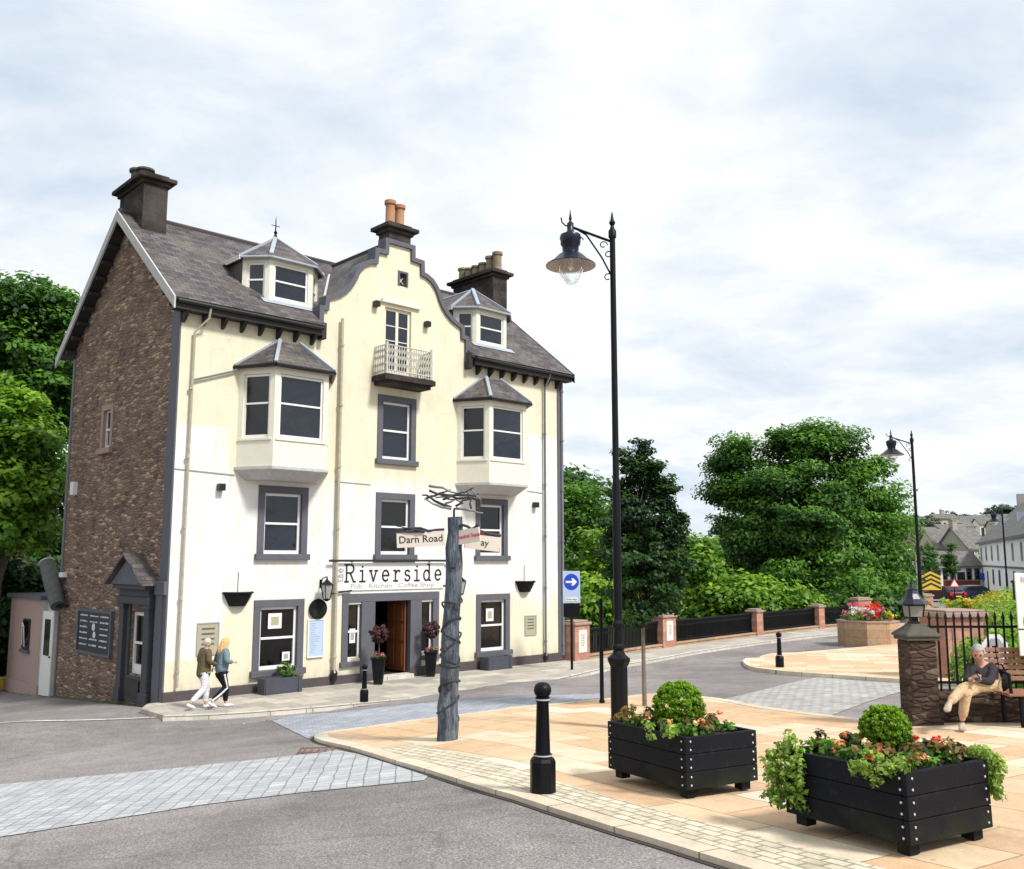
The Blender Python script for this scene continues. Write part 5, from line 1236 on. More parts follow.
# red pier and brick bed beyond the railing
def pier2(u,v0,y,w,dp,label,name='sandstone_pier',mat_='brick'):
    x=(u-512)/FL*y; zg=gz(x,y)-.2; zt=at(u,v0,y).z; t=thing(name,label,'pier',(x,y,zg),.25)
    h=zt-zg; MB().box(-w/2,w/2,-dp/2,dp/2,0,h-.16).build('pier_body',mat_,t,bevel=.015); MB().box(-w/2-.09,w/2+.09,-dp/2-.09,dp/2+.09,h-.16,h-.05).box(-w/2-.03,w/2+.03,-dp/2-.03,dp/2+.03,h-.05,h).build('cap','cap',t,bevel=.02)
    MB().box(-w/2+.14,w/2-.14,-dp/2-.02,-dp/2,h*.3,h-.4).build('panel','brick',t)
pier2(943,609,21.5,.98,.9,'big red sandstone block pier directly behind the black railing')
def longbed(u0,u1,v,y,h,label,seed):
    xa=(u0-512)/FL*y; xb=(u1-512)/FL*y; zt=zat(v,y); t=thing('raised_bed',label,'flower bed',((xa+xb)/2,y,zt-h)); L=xb-xa
    MB().box(-L/2,L/2,-.5,.5,-.5,h-.08).build('wall','oct',t); MB().box(-L/2-.05,L/2+.05,-.55,.55,h-.079,h).build('coping','cap',t)
    rg=random.Random(seed); leafmesh('foliage',[(rg.uniform(-L/2,L/2),rg.uniform(-.4,.4),h+.12+rg.random()*.22,.2,34,rg.random()) for _ in range(40)],.10,'leaf_yellow',t,seed); leafmesh('leaves',[(rg.uniform(-L/2,L/2),rg.uniform(-.4,.4),h+.1+rg.random()*.2,.2,30,rg.random()) for _ in range(22)],.1,'leaf_bright',t,seed+1)
longbed(943,990,612,30,1.3,'brick raised bed with golden yellow shrubs behind the red pier',3)
# shrubs in the garden behind the railing
def shrub(label,u,v0,v1,y,w,mat_,seed,leaf=.09,base=.5,name='garden_shrub'):
    x=(u-512)/FL*y; zb_=zat(v1,y); zt=zat(v0,y); h=zt-zb_; t=thing(name,label,'shrub',(x,y,zb_),0,'shrubs in the garden behind the railing'); rg=random.Random(seed)
    mb=MB()
    for k in range(6): a=rg.uniform(0,6.3); mb.tube([(0,0,-.6),(cos(a)*w*.15,sin(a)*w*.15,h*.4),(cos(a)*w*.35,sin(a)*w*.3,h*.8)],[.04,.03,.01],5)
    mb.build('stems','bark',t)
    cl=[]
    for k in range(90):
        a=Vector((rg.gauss(0,1),rg.gauss(0,1),rg.gauss(0,1))).normalized(); rr=.45+.55*rg.random()**.5
        cl.append((a.x*rr*w/2,a.y*rr*w/2*.8,h*.5+a.z*rr*h/2,w*.13,30,base+.2*a.z+rg.uniform(-.2,.2)))
    leafmesh('foliage',cl,leaf,mat_,t,seed,center=(0,0,h*.4))
shrub('bright green garden shrub directly behind the seated man',990,622,705,16.5,1.6,'leaf_bright',41,.08)
shrub('low dark green shrub right of the red pier',968,640,700,18,1.0,'leaf_mid',42,.08)
shrub('tall bright shrub behind the parking sign',1022,600,700,18,1.6,'leaf_bright',43,.08)
shrub('mid green shrub between the golden bed and the railing',990,602,660,23,2.0,'leaf_trail',44,.09,.35)
shrub('loose bushy shrub at the right edge behind the black post',1012,590,640,27,2.4,'leaf_bright',45,.11)
shrub('far low shrub right of the golden bed',990,592,612,36,1.6,'leaf_yellow',46,.12,.3)
# hexagonal backed sign seen behind the man
y=15.5; t=thing('sign_back','white edged octagonal sign seen from behind over the seated man','traffic sign',((985-512)/FL*y,y,gz(7.8,y)),.1)
zc=zat(650,y)-gz(7.8,y); o8=[(cos(2*PI*(k+.5)/8),sin(2*PI*(k+.5)/8)) for k in range(8)]
MB().prism([(a*.24,-.0,zc+b*.27) for a,b in o8],(0,.015,0)).build('plate','white',t); MB().prism([(a*.17,-.006,zc+b*.20) for a,b in o8],(0,.005,0)).build('back','greyink',t); MB().lathe([(.03,0),(.03,zc+.2)],(0,.05,0),8).build('pole','greyink',t)
# ------------------------------------------------------------ parking zone sign at the right edge
y=12.9; x=(1008.5-512)/FL*y; zt=at(1013,573,y).z; zb2=at(1018,656,y).z; zg=gz(x,y)+PV
t=thing('parking_sign','white parking zone sign with blue roundel at the right edge above the bench','traffic sign',(x,y,zg),.0)
H=zt-zg; B=zb2-zg; Wd=.62
MB().lathe([(.035,0),(.035,H-.05),(.02,H-.03)],(Wd/2,.06,0),10).build('pole','iron',t)
pl=MB().box(0,Wd,-.012,.012,B+.36,H).box(0,Wd,-.012,.012,B,B+.34).build('plate','white',t,bevel=.01)
for i,(w,sz) in enumerate((('Restricted',.115),('parking',.115),('ZONE',.15))): text_mesh(w,sz,'lettering','greyink' if i<2 else 'surround',pl,Matrix.Translation((Wd/2,-.014,H-.10-.14*i))@STAND,.001,.001)
cz=H-.66
MB().prism([(Wd/2+cos(a)*.235,-.0135,cz+sin(a)*.235) for a in [2*PI*k/36 for k in range(36)]],(0,-.003,0)).build('red_ring','redink',pl); MB().prism([(Wd/2+cos(a)*.195,-.0175,cz+sin(a)*.195) for a in [2*PI*k/36 for k in range(36)]],(0,-.003,0)).build('blue_disc','blue',pl)
MB().prism([(Wd/2-.15,-.0215,cz+.12),(Wd/2-.12,-.0215,cz+.15),(Wd/2+.15,-.0215,cz-.12),(Wd/2+.12,-.0215,cz-.15)],(0,-.003,0)).build('red_bar','redink',pl)
text_mesh('P',.26,'lettering','blue',pl,Matrix.Translation((.14,-.014,B+.17))@STAND,.001,.006)
y=19.; x=(1011-512)/FL*y; zg=gz(x,y); t=thing('black_post','thick black square post behind the parking zone sign','post',(x,y,zg))
MB().box(-.07,.07,-.07,.07,0,zat(583,y)-zg).build('post_body','iron',t,bevel=.01); MB().lathe([(.12,0),(.12,.04),(.0,.1)],(0,0,zat(583,y)-zg),4).build('cap','iron',t)
# ------------------------------------------------------------ bench
by=12.95; bx=(976-512)/FL*by; bz=gz(bx+1,12.6)+PV
t=thing('park_bench','slatted reddish wooden bench with the seated man at the right edge','bench',(bx,by,bz))
BL=2.4; sz=.44
sl=MB()
for k in range(6): sl.box(0,BL,-.52+k*.088,-.52+k*.088+.068,sz-.035,sz)
sl.build('seat','wood',t,bevel=.006)
bk=MB()
for k in range(6):
    z=sz+.10+k*.075; yy=.02+k*.018; m=Matrix.Translation((0,yy,z))@Matrix.Rotation(-.2,4,'X'); bk.box(0,BL,-.012,.012,0,.058,m)
bk.build('backrest','wood',t,bevel=.006)
for x in (.18,BL/2,BL-.2):
    f=MB(); f.tube([(x,-.48,0),(x,-.46,sz-.04)],.03,8).tube([(x,-.02,0),(x,.0,sz-.04),(x,.14,sz+.55)],.028,8).box(x-.025,x+.025,-.5,.03,sz-.075,sz-.037); f.build('leg','iron',t)
for x in (.05,BL-.05): MB().tube([(x,.08,sz+.24),(x,-.2,sz+.27),(x,-.45,sz+.24),(x,-.48,sz)],.022,8).build('armrest','iron',t)
# ------------------------------------------------------------ people
def head_mesh(c,r,f,tilt=0,scale=1.):
    """c centre, r half height, f facing angle; returns mesh with nose, brow, jaw, ears"""
    def fn(p):
        q=p.copy()
        if p.z<0: q.x*=1-.22*(-p.z); q.y*=1-.30*(-p.z); q.x+=.10*(-p.z)
        if p.x>.3: 
            q.x-= .10*(p.x-.3)
            if abs(p.y)<.25 and -.30<p.z<.12: q.x+=.24*(1-abs(p.y)/.25)*(1-abs(p.z+.15)/.3 if abs(p.z+.15)<.3 else 0)
            if .10<p.z<.35: q.x+=.03
            if abs(abs(p.y)-.32)<.16 and .0<p.z<.16: q.x-=.07
            if abs(p.y)<.3 and -.52<p.z<-.4: q.x+=.05
        return q
    me=ellmesh((0,0,0),(r*.84,r*.68,r),28,20,fn)
    es=[me]
    for sg in(-1,1): es.append(ellmesh((-.02*r,sg*.66*r,-.05*r),(.14*r,.07*r,.24*r),8,6))
    global EYES; EYES=[ellmesh((.70*r,sg*.27*r,.07*r),(.10*r,.10*r,.055*r),8,6) for sg in(-1,1)]+[ellmesh((.77*r,sg*.28*r,.24*r),(.06*r,.17*r,.035*r),8,6) for sg in(-1,1)]
    m=Matrix.Translation(c)@Matrix.Rotation(f,4,'Z')@Matrix.Rotation(tilt,4,'Y')
    for e in es+EYES: e.transform(m)
    return es,m
def hand(c,dir_,palmn,s=1.):
    """hand with palm and five fingers; dir_ fingers direction, palmn palm normal"""
    d=Vector(dir_).normalized(); n=Vector(palmn); n=(n-d*n.dot(d)).normalized(); sd=d.cross(n); c=Vector(c)
    out=[skin({'a':(c,(.026*s,.018*s)),'b':(c+d*.045*s,(.036*s,.016*s)),'c':(c+d*.085*s,(.036*s,.014*s))},[('a','b'),('b','c')],1)]
    for i,(o_,l) in enumerate(((-.028,.062),(-.009,.074),(.010,.070),(.028,.055))):
        b=c+d*.08*s+sd*o_*s; out.append(skin({'a':(b-d*.015*s,.0095*s),'b':(b+d*l*.45*s+n*.010*s,.009*s),'c':(b+d*l*.75*s+n*.030*s,.0082*s),'d':(b+d*l*.85*s+n*.052*s,.007*s)},[('a','b'),('b','c'),('c','d')],1))
    b=c+d*.02*s-sd*.03*s; out.append(skin({'a':(b,.013*s),'b':(b+d*.025*s-sd*.025*s+n*.012*s,.011*s),'c':(b+d*.055*s-sd*.028*s+n*.03*s,.009*s)},[('a','b'),('b','c')],1))
    return out
def shoe(mb,toe,heel,w=.048,h=.085):
    toe=Vector(toe);heel=Vector(heel); return ellchain(toe,heel,w,h)
def footmesh(heel,toe,s=1.,ank=None):
    heel=Vector(heel);toe=Vector(toe); m=heel.lerp(toe,.45)
    v={'h':(heel+Vector((0,0,.045*s)),(.042*s,.045*s)),'m':(m+Vector((0,0,.045*s)),(.045*s,.040*s)),'b':(heel.lerp(toe,.78)+Vector((0,0,.033*s)),(.050*s,.030*s)),'t':(toe+Vector((0,0,.028*s)),(.036*s,.022*s))}
    e=[('h','m'),('m','b'),('b','t')]
    if ank is not None: v['a']=(Vector(ank),.046*s); e.append(('h','a'))
    return skin(v,e,2,root='m')
# seated man
y0=12.5
def mp(u,v,y): return at(u,v,y)
t=thing('person','man with short grey hair in dark jacket and khaki trousers sitting cross legged with phone','person',(6.2,12.6,bz))
off=Vector((6.2,12.6,bz)); 
def W(u,v,y): return mp(u,v,y)-off
seatz=sz
J=dict(pel=W(988,697,12.72),ch=W(984,676,12.70),nk=W(980.5,663.5,12.66),hd=W(978,653.5,12.60))
J['pel'].z=seatz+.11
J.update(rh=J['pel']+Vector((-.09,-.04,-.01)),lh=J['pel']+Vector((.08,-.06,-.01)))
J.update(k1=W(963,688,12.28),a1=W(948.5,704,12.02),k2=W(966,693,12.22),a2=W(962,722,12.25))
J.update(sr=W(971,667.5,12.62),sl=W(993,667,12.68),er=W(967,682,12.50),el=W(990,682,12.46),wr=W(971,679,12.32),wl=W(977,679,12.28))
body=skin({'pel':(J['pel'],(.15,.12)),'w':(J['pel'].lerp(J['ch'],.5),(.14,.11)),'ch':(J['ch'],(.15,.11)),'nk':(J['nk'],.055),'hd':(J['hd'],.07),
 'rh':(J['rh'],.085),'lh':(J['lh'],.085),'k1':(J['k1'],.056),'a1':(J['a1'],.038),'k2':(J['k2'],.056),'a2':(J['a2'],.038),
 'sr':(J['sr'],.055),'sl':(J['sl'],.055),'er':(J['er'],.042),'el':(J['el'],.042),'wr':(J['wr'],.028),'wl':(J['wl'],.028)},
 [('pel','w'),('w','ch'),('ch','nk'),('nk','hd'),('pel','rh'),('pel','lh'),('rh','k2'),('k2','a2'),('lh','k1'),('k1','a1'),('ch','sr'),('ch','sl'),('sr','er'),('sl','el'),('er','wr'),('el','wl')],2,root='pel')
fac=-PI/2-.45
hm,hmx=head_mesh(J['hd'],.115,fac,.42)
hands=hand(J['wr'],(.5,-.6,.15),(.3,.3,.9),.9)+hand(J['wl'],(-.5,-.7,.1),(-.3,.3,.9),.9)
join_meshes([body]+hm+hands,'body','skin',t); join_meshes(EYES,'eyes_and_brows','hair_dark',t)
hr=ellmesh((-.06*.115,0,.16*.115),(.115*.90,.115*.76,.115*.96),24,16); 
bm=bmesh.new(); bm.from_mesh(hr); bmesh.ops.delete(bm,geom=[v for v in bm.verts if (v.co.x>.045 and v.co.z<.075) or v.co.z<-.055],context='VERTS'); bm.to_mesh(hr); bm.free(); hr.transform(hmx); join_meshes([hr],'hair','hair_grey',t)
jk=skin({'pel':(J['pel']+Vector((0,0,-.01)),(.185,.165)),'w':(J['pel'].lerp(J['ch'],.5),(.17,.14)),'ch':(J['ch'],(.175,.135)),'nk':(J['nk']-Vector((0,0,.03)),.075),'sr':(J['sr'],.075),'sl':(J['sl'],.075),'er':(J['er'],.06),'el':(J['el'],.06),'wr':(J['wr'].lerp(J['er'],.12),.04),'wl':(J['wl'].lerp(J['el'],.12),.04)},
 [('pel','w'),('w','ch'),('ch','nk'),('ch','sr'),('ch','sl'),('sr','er'),('sl','el'),('er','wr'),('el','wl')],2,root='pel')
join_meshes([jk],'jacket','charcoal_cloth',t)
tr=skin({'pel':(J['pel'],(.12,.11)),'rh':(J['rh'],.10),'lh':(J['lh'],.10),'k1':(J['k1'],.073),'a1':(J['a1'].lerp(J['k1'],.12),.056),'k2':(J['k2'],.073),'a2':(J['a2'].lerp(J['k2'],.12),.058)},[('pel','rh'),('pel','lh'),('rh','k2'),('k2','a2'),('lh','k1'),('k1','a1')],2,root='pel')
join_meshes([tr],'trousers','khaki_cloth',t)
h1=J['a1']+Vector((.02,.02,-.04)); h2=J['a2']+Vector((.01,.03,0)); h2.z=0.02
join_meshes([footmesh(h1,h1+Vector((-.13,-.20,-.05)),1.,J['a1'])],'shoe','shoe_beige',t)
join_meshes([footmesh(h2,h2+Vector((-.10,-.22,0)),1.,J['a2'])],'shoe','shoe_beige',t)
ph=thing('mobile_phone','small black phone held in both hands of the seated man','phone',off+(J['wr']+J['wl'])/2+Vector((0,-.085,.035)),-.3)
MB().box(-.036,.036,-.07,.07,-.004,.004,Matrix.Rotation(.6,4,'X')).build('phone_body','phone',ph,bevel=.003); MB().box(-.032,.032,-.064,.064,.0042,.005,Matrix.Rotation(.6,4,'X')).build('screen','glass',ph)
bg=thing('shoulder_bag','black bag lying on the bench end beside the seated man','bag',(bx+.05,by-.22,bz+sz),.2)
join_meshes([ellmesh((-.02,0,.13),(.17,.10,.14),20,14,lambda p: Vector((p.x*(1-.15*p.z),p.y,max(p.z,-.92))))],'bag_body','black_cloth',bg); MB().tube([(-.12,0,.2),(-.05,.03,.34),(.06,.03,.34),(.12,0,.2)],.012,6).build('strap','black_cloth',bg)
# walking couple
def walker(p,rz,label,H,front,cloth,hairfn,leg,shoe_m,armL,armR,stripe=False,tops=None,lean=.05):
    t=thing('person',label,'person',(p.x,p.y,p.z),rz); k=H/1.70
    V=lambda x,y,z: Vector((x,y,z))*k
    hip=.92; J=dict(pel=V(0,0,hip),w=V(.02,0,1.10),ch=V(.04,0,1.30),nk=V(.06,0,1.47),hd=V(.09,0,1.585))
    J['rh']=V(0,-.085,.82); J['lh']=V(0,.085,.82)
    (kr,ar),(kl,al)=leg
    J['kr']=V(*kr);J['ar']=V(*ar);J['kl']=V(*kl);J['al']=V(*al); J['sr']=V(.04,-.17,1.39);J['sl']=V(.04,.17,1.39)
    J['er'],J['wr']=V(*armR[0]),V(*armR[1]); J['el'],J['wl']=V(*armL[0]),V(*armL[1])
    ed=[('pel','w'),('w','ch'),('ch','nk'),('nk','hd'),('pel','rh'),('pel','lh'),('rh','kr'),('kr','ar'),('lh','kl'),('kl','al'),('ch','sr'),('ch','sl'),('sr','er'),('sl','el'),('er','wr'),('el','wl')]
    R=dict(pel=(.12,.10),w=(.12,.095),ch=(.14,.10),nk=.05,hd=.065,rh=.085,lh=.085,kr=.052,kl=.052,ar=.034,al=.034,sr=.05,sl=.05,er=.038,el=.038,wr=.025,wl=.025)
    b=skin({n:(J[n],tuple(q*k for q in R[n]) if isinstance(R[n],tuple) else R[n]*k) for n in R},ed,2,root='pel')
    hm,mx=head_mesh(J['hd'],.112*k,0,.1)
    hs=hand(J['wr'],(J['wr']-J['er'])+V(.02,0,0),(0,1,0),.85*k)+hand(J['wl'],(J['wl']-J['el'])+V(.02,0,0),(0,-1,0),.85*k)
    join_meshes([b]+hm+hs,'body','skin',t); join_meshes(EYES,'eyes_and_brows','hair_dark',t)
    jn=[n for n in ('pel','w','ch','nk','sr','sl','er','el','wr','wl')]
    G_=dict(pel=(.20,.19),w=(.185,.17),ch=(.185,.16),nk=.08,sr=.09,sl=.09,er=.075,el=.075,wr=.055,wl=.055)
    pos={n:J[n].copy() for n in jn}; pos['nk'].z-=.03; pos['pel'].z-=tops[1]; pos['wr']=J['wr'].lerp(J['er'],.15); pos['wl']=J['wl'].lerp(J['el'],.15)
    if tops[1]<0: pos['pel'].z=J['pel'].z-tops[1]
    jk=skin({n:(pos[n],tuple(q*k for q in G_[n]) if isinstance(G_[n],tuple) else G_[n]*k) for n in jn},[e for e in ed if e[0] in jn and e[1] in jn],2,root='ch')
    join_meshes([jk],'jacket',tops[0],t)
    tr=skin({'pel':(J['pel'],(.13*k,.12*k)),'rh':(J['rh'],.115*k),'lh':(J['lh'],.115*k),'kr':(J['kr'],.082*k),'kl':(J['kl'],.082*k),'ar':(J['ar'].lerp(J['kr'],.1),.064*k),'al':(J['al'].lerp(J['kl'],.1),.064*k)},[('pel','rh'),('pel','lh'),('rh','kr'),('kr','ar'),('lh','kl'),('kl','al')],2,root='pel')
    to=join_meshes([tr],'trousers',cloth,t)
    if stripe:
        q=MB(); q.tube([J['rh']+V(0,-.11,.02),J['rh'].lerp(J['kr'],.5)+V(0,-.097,0),J['kr']+V(0,-.078,0),J['kr'].lerp(J['ar'],.5)+V(0,-.07,0),J['ar']+V(0,-.062,.03)],.022*k,6); q.build('stripe','white_cloth',to)
    for a,(hx,hz,tx,tz) in ((J['ar'],front[0]),(J['al'],front[1])):
        he=Vector((hx*k,a.y,hz*k)); te=Vector((tx*k,a.y,tz*k)); join_meshes([footmesh(he,te,1.05*k,a)],'shoe',shoe_m,t)
    hairfn(t,mx,J,k)
    return t
def cap_hair(mat_,long_=False):
    def fn(t,mx,J,k):
        r=.112*k; h=ellmesh((-.08*r,0,.14*r),(.93*r,.80*r,1.0*r),24,16)
        bm=bmesh.new(); bm.from_mesh(h); bmesh.ops.delete(bm,geom=[v for v in bm.verts if (v.co.x>.40*r and v.co.z<.55*r) or v.co.z<-.7*r],context='VERTS'); bm.to_mesh(h); bm.free(); h.transform(mx)
        ms=[h]
        if long_:
            rg=random.Random(2); c=J['hd']
            for i in range(16):
                a=PI*.45+PI*1.1*i/15; o_=Vector((cos(a)*.085,sin(a)*.08,.02))*k
                ms.append(skin({'a':(c+o_*.8+Vector((0,0,.06))*k,.03*k),'b':(c+o_*1.25+Vector((-.01,0,-.08))*k,.034*k),'c':(c+o_*1.5+Vector((-.035+rg.uniform(-.02,.02),rg.uniform(-.02,.02),-.22))*k,.030*k),'d':(c+o_*1.3+Vector((-.04+rg.uniform(-.03,.03),0,-.34))*k,.012*k)},[('a','b'),('b','c'),('c','d')],1))
        join_meshes(ms,'hair',mat_,t)
    return fn
c=loc2w(.40,-1.72); c.z=pz(c.x,c.y)+.0
pA=c-BX*.15+BY*(.05); pB=c+BX*.22+BY*(-.14)
walker(pA,BANG,'person with pale cropped hair in olive jacket and white trousers walking by the pub',1.68,[( -.42,.10,-.20,.02),(.10,.0,.36,.0)],'white_cloth',cap_hair('hair_ash'),(((.0,-.10,.50),(-.36,-.10,.17)),((.16,.08,.50),(.12,.08,.09))),'shoe_white',((-.02,.24,1.15),(.18,.20,1.02)),((.02,-.25,1.15),(.25,-.18,1.08)),False,('olive_cloth',.20))
walker(pB,BANG,'person with long fair hair in denim jacket and black striped trousers walking by the pub',1.68,[(-.34,.12,-.12,.02),(.16,.0,.42,.0)],'black_cloth',cap_hair('hair_fair',True),(((.10,-.10,.50),(-.28,-.10,.19)),((.20,.08,.50),(.18,.08,.09))),'shoe_white',((-.02,.24,1.15),(-.12,.20,.98)),((.0,-.26,1.15),(.22,-.22,1.12)),True,('denim_cloth',.13))
# ------------------------------------------------------------ trees
NEAR='trees behind the bridge parapet'
z0=-2.5
def row(*a): return a
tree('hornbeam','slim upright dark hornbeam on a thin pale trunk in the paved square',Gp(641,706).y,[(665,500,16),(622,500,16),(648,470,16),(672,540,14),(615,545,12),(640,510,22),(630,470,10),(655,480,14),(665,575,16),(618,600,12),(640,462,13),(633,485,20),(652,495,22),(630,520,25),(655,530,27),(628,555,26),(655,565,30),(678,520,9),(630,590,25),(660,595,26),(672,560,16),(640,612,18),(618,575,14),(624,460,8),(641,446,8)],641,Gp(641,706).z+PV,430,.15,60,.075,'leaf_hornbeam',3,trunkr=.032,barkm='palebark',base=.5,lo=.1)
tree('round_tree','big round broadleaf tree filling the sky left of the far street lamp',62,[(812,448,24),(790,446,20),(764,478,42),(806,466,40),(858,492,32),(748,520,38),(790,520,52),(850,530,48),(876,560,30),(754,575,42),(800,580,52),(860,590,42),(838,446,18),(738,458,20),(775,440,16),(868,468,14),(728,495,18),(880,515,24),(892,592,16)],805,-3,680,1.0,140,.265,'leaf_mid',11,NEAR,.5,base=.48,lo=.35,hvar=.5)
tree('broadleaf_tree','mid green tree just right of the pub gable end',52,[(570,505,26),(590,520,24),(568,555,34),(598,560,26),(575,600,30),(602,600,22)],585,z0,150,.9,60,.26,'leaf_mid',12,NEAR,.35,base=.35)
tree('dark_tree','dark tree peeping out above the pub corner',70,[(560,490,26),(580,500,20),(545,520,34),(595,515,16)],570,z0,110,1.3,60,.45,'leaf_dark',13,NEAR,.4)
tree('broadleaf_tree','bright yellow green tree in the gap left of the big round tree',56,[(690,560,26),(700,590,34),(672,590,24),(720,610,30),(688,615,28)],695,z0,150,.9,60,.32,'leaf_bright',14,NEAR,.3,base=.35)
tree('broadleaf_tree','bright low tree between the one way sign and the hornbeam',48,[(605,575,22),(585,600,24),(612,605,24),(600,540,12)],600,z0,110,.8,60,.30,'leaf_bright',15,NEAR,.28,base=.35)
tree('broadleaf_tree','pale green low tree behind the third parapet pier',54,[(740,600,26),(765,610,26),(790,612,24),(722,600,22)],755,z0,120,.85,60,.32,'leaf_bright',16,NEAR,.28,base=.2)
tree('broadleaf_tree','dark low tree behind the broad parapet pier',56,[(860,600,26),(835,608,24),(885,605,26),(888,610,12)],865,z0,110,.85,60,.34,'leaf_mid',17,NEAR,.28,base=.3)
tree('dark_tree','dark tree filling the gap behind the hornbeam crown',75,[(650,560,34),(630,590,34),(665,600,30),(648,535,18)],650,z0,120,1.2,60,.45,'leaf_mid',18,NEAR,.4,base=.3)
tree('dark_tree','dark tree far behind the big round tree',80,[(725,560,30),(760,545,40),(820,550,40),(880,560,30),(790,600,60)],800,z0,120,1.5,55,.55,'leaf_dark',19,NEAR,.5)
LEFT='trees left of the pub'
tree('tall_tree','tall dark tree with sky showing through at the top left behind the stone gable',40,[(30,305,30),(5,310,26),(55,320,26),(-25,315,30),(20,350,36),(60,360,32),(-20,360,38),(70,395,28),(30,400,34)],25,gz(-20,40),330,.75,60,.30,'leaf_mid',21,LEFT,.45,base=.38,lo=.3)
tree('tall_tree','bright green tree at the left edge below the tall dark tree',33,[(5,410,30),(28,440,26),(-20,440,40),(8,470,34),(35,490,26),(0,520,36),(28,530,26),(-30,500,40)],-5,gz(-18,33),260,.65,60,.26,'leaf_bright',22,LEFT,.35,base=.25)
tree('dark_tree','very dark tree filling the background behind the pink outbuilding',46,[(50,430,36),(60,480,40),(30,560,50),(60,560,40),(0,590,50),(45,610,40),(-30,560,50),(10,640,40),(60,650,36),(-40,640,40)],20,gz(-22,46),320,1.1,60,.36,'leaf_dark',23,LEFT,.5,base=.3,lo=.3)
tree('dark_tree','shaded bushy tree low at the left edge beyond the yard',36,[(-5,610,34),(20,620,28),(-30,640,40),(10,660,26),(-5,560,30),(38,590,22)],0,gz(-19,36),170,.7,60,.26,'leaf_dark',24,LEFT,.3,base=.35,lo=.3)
# town trees
def fartree(u,v0,v1,wpx,d,label,kind='far_tree',mat_='leaf_far',seed=1):
    x=(u-512)/FL*d; r=(v1-v0)/2; zg=gz(x,d)
    tree(kind,label,d,[(u,v0+r*.9,min(r*.8,wpx*.42)),(u-wpx*.28,(v0+v1)/2+r*.2,wpx*.32),(u+wpx*.28,(v0+v1)/2+r*.1,wpx*.32),(u,v1-r*.5,wpx*.4)],u,zg,90,wpx/FL*d*.11,50,wpx/FL*d*.06,mat_,seed,'trees on the hill above the town',max(.15,wpx/FL*d*.03),base=.4)
fartree(921,506,548,34,260,'blue green round tree on the hill right of the far street lamp',seed=51)
fartree(947,510,526,20,380,'dark small tree clump on the hill left of the skyline houses',seed=52)
fartree(963,511,528,18,390,'second small dark tree on the skyline',seed=53)
fartree(975,514,526,14,390,'low pale tree between skyline roofs',seed=54)
fartree(1003,502,520,24,360,'rounded skyline tree above the white terrace roof',seed=55)
fartree(1018,504,522,22,360,'skyline tree at the right edge of the photo',seed=56)
for i,(u,v0,v1,w,d) in enumerate(((905,509,530,18,330),(912,513,535,16,300),(932,511,526,14,400),(938,514,530,14,340),(956,512,527,13,400),(969,512,527,12,410),(984,511,525,14,400),(992,510,524,14,390),(1010,507,522,16,380),(1028,503,522,24,360),(930,524,540,12,230),(952,526,538,9,215),(975,522,534,10,300))):
    fartree(u,v0,v1,w,d,['leftmost dark tree on the hill skyline beside the big round tree','low skyline tree left of the blue green round tree','skyline tree between the round tree and the first roofs','dark tree just behind the pale hill house','small skyline tree between the two dark clumps','tiny skyline tree above the grey roofed hillside house','skyline tree above the white hillside house','skyline tree left of the white terrace ridge','skyline tree directly above the terrace roof lights','large skyline tree cut by the right edge','low tree among the roofs behind the tan building','tiny round bush between the slate roofs','small tree beside the white hillside house'][i],'far_tree',('leaf_far','leaf_dark','leaf_mid')[i%3],seed=70+i)
for u,lab in ((930,'left of two clipped cone trees in front of the white town houses'),(950,'right of two clipped cone trees in front of the white town houses')):
    d=95; x=(u-512)/FL*d
    t=tree('cone_tree',lab,d,[(u,548,4.5,1),(u,556,6,1),(u,564,7,1),(u,571,6,1)],u,gz(x,d),70,.35,45,.16,'leaf_mid',int(u),'clipped cone trees in the town street',.10,base=.3,lo=.1)
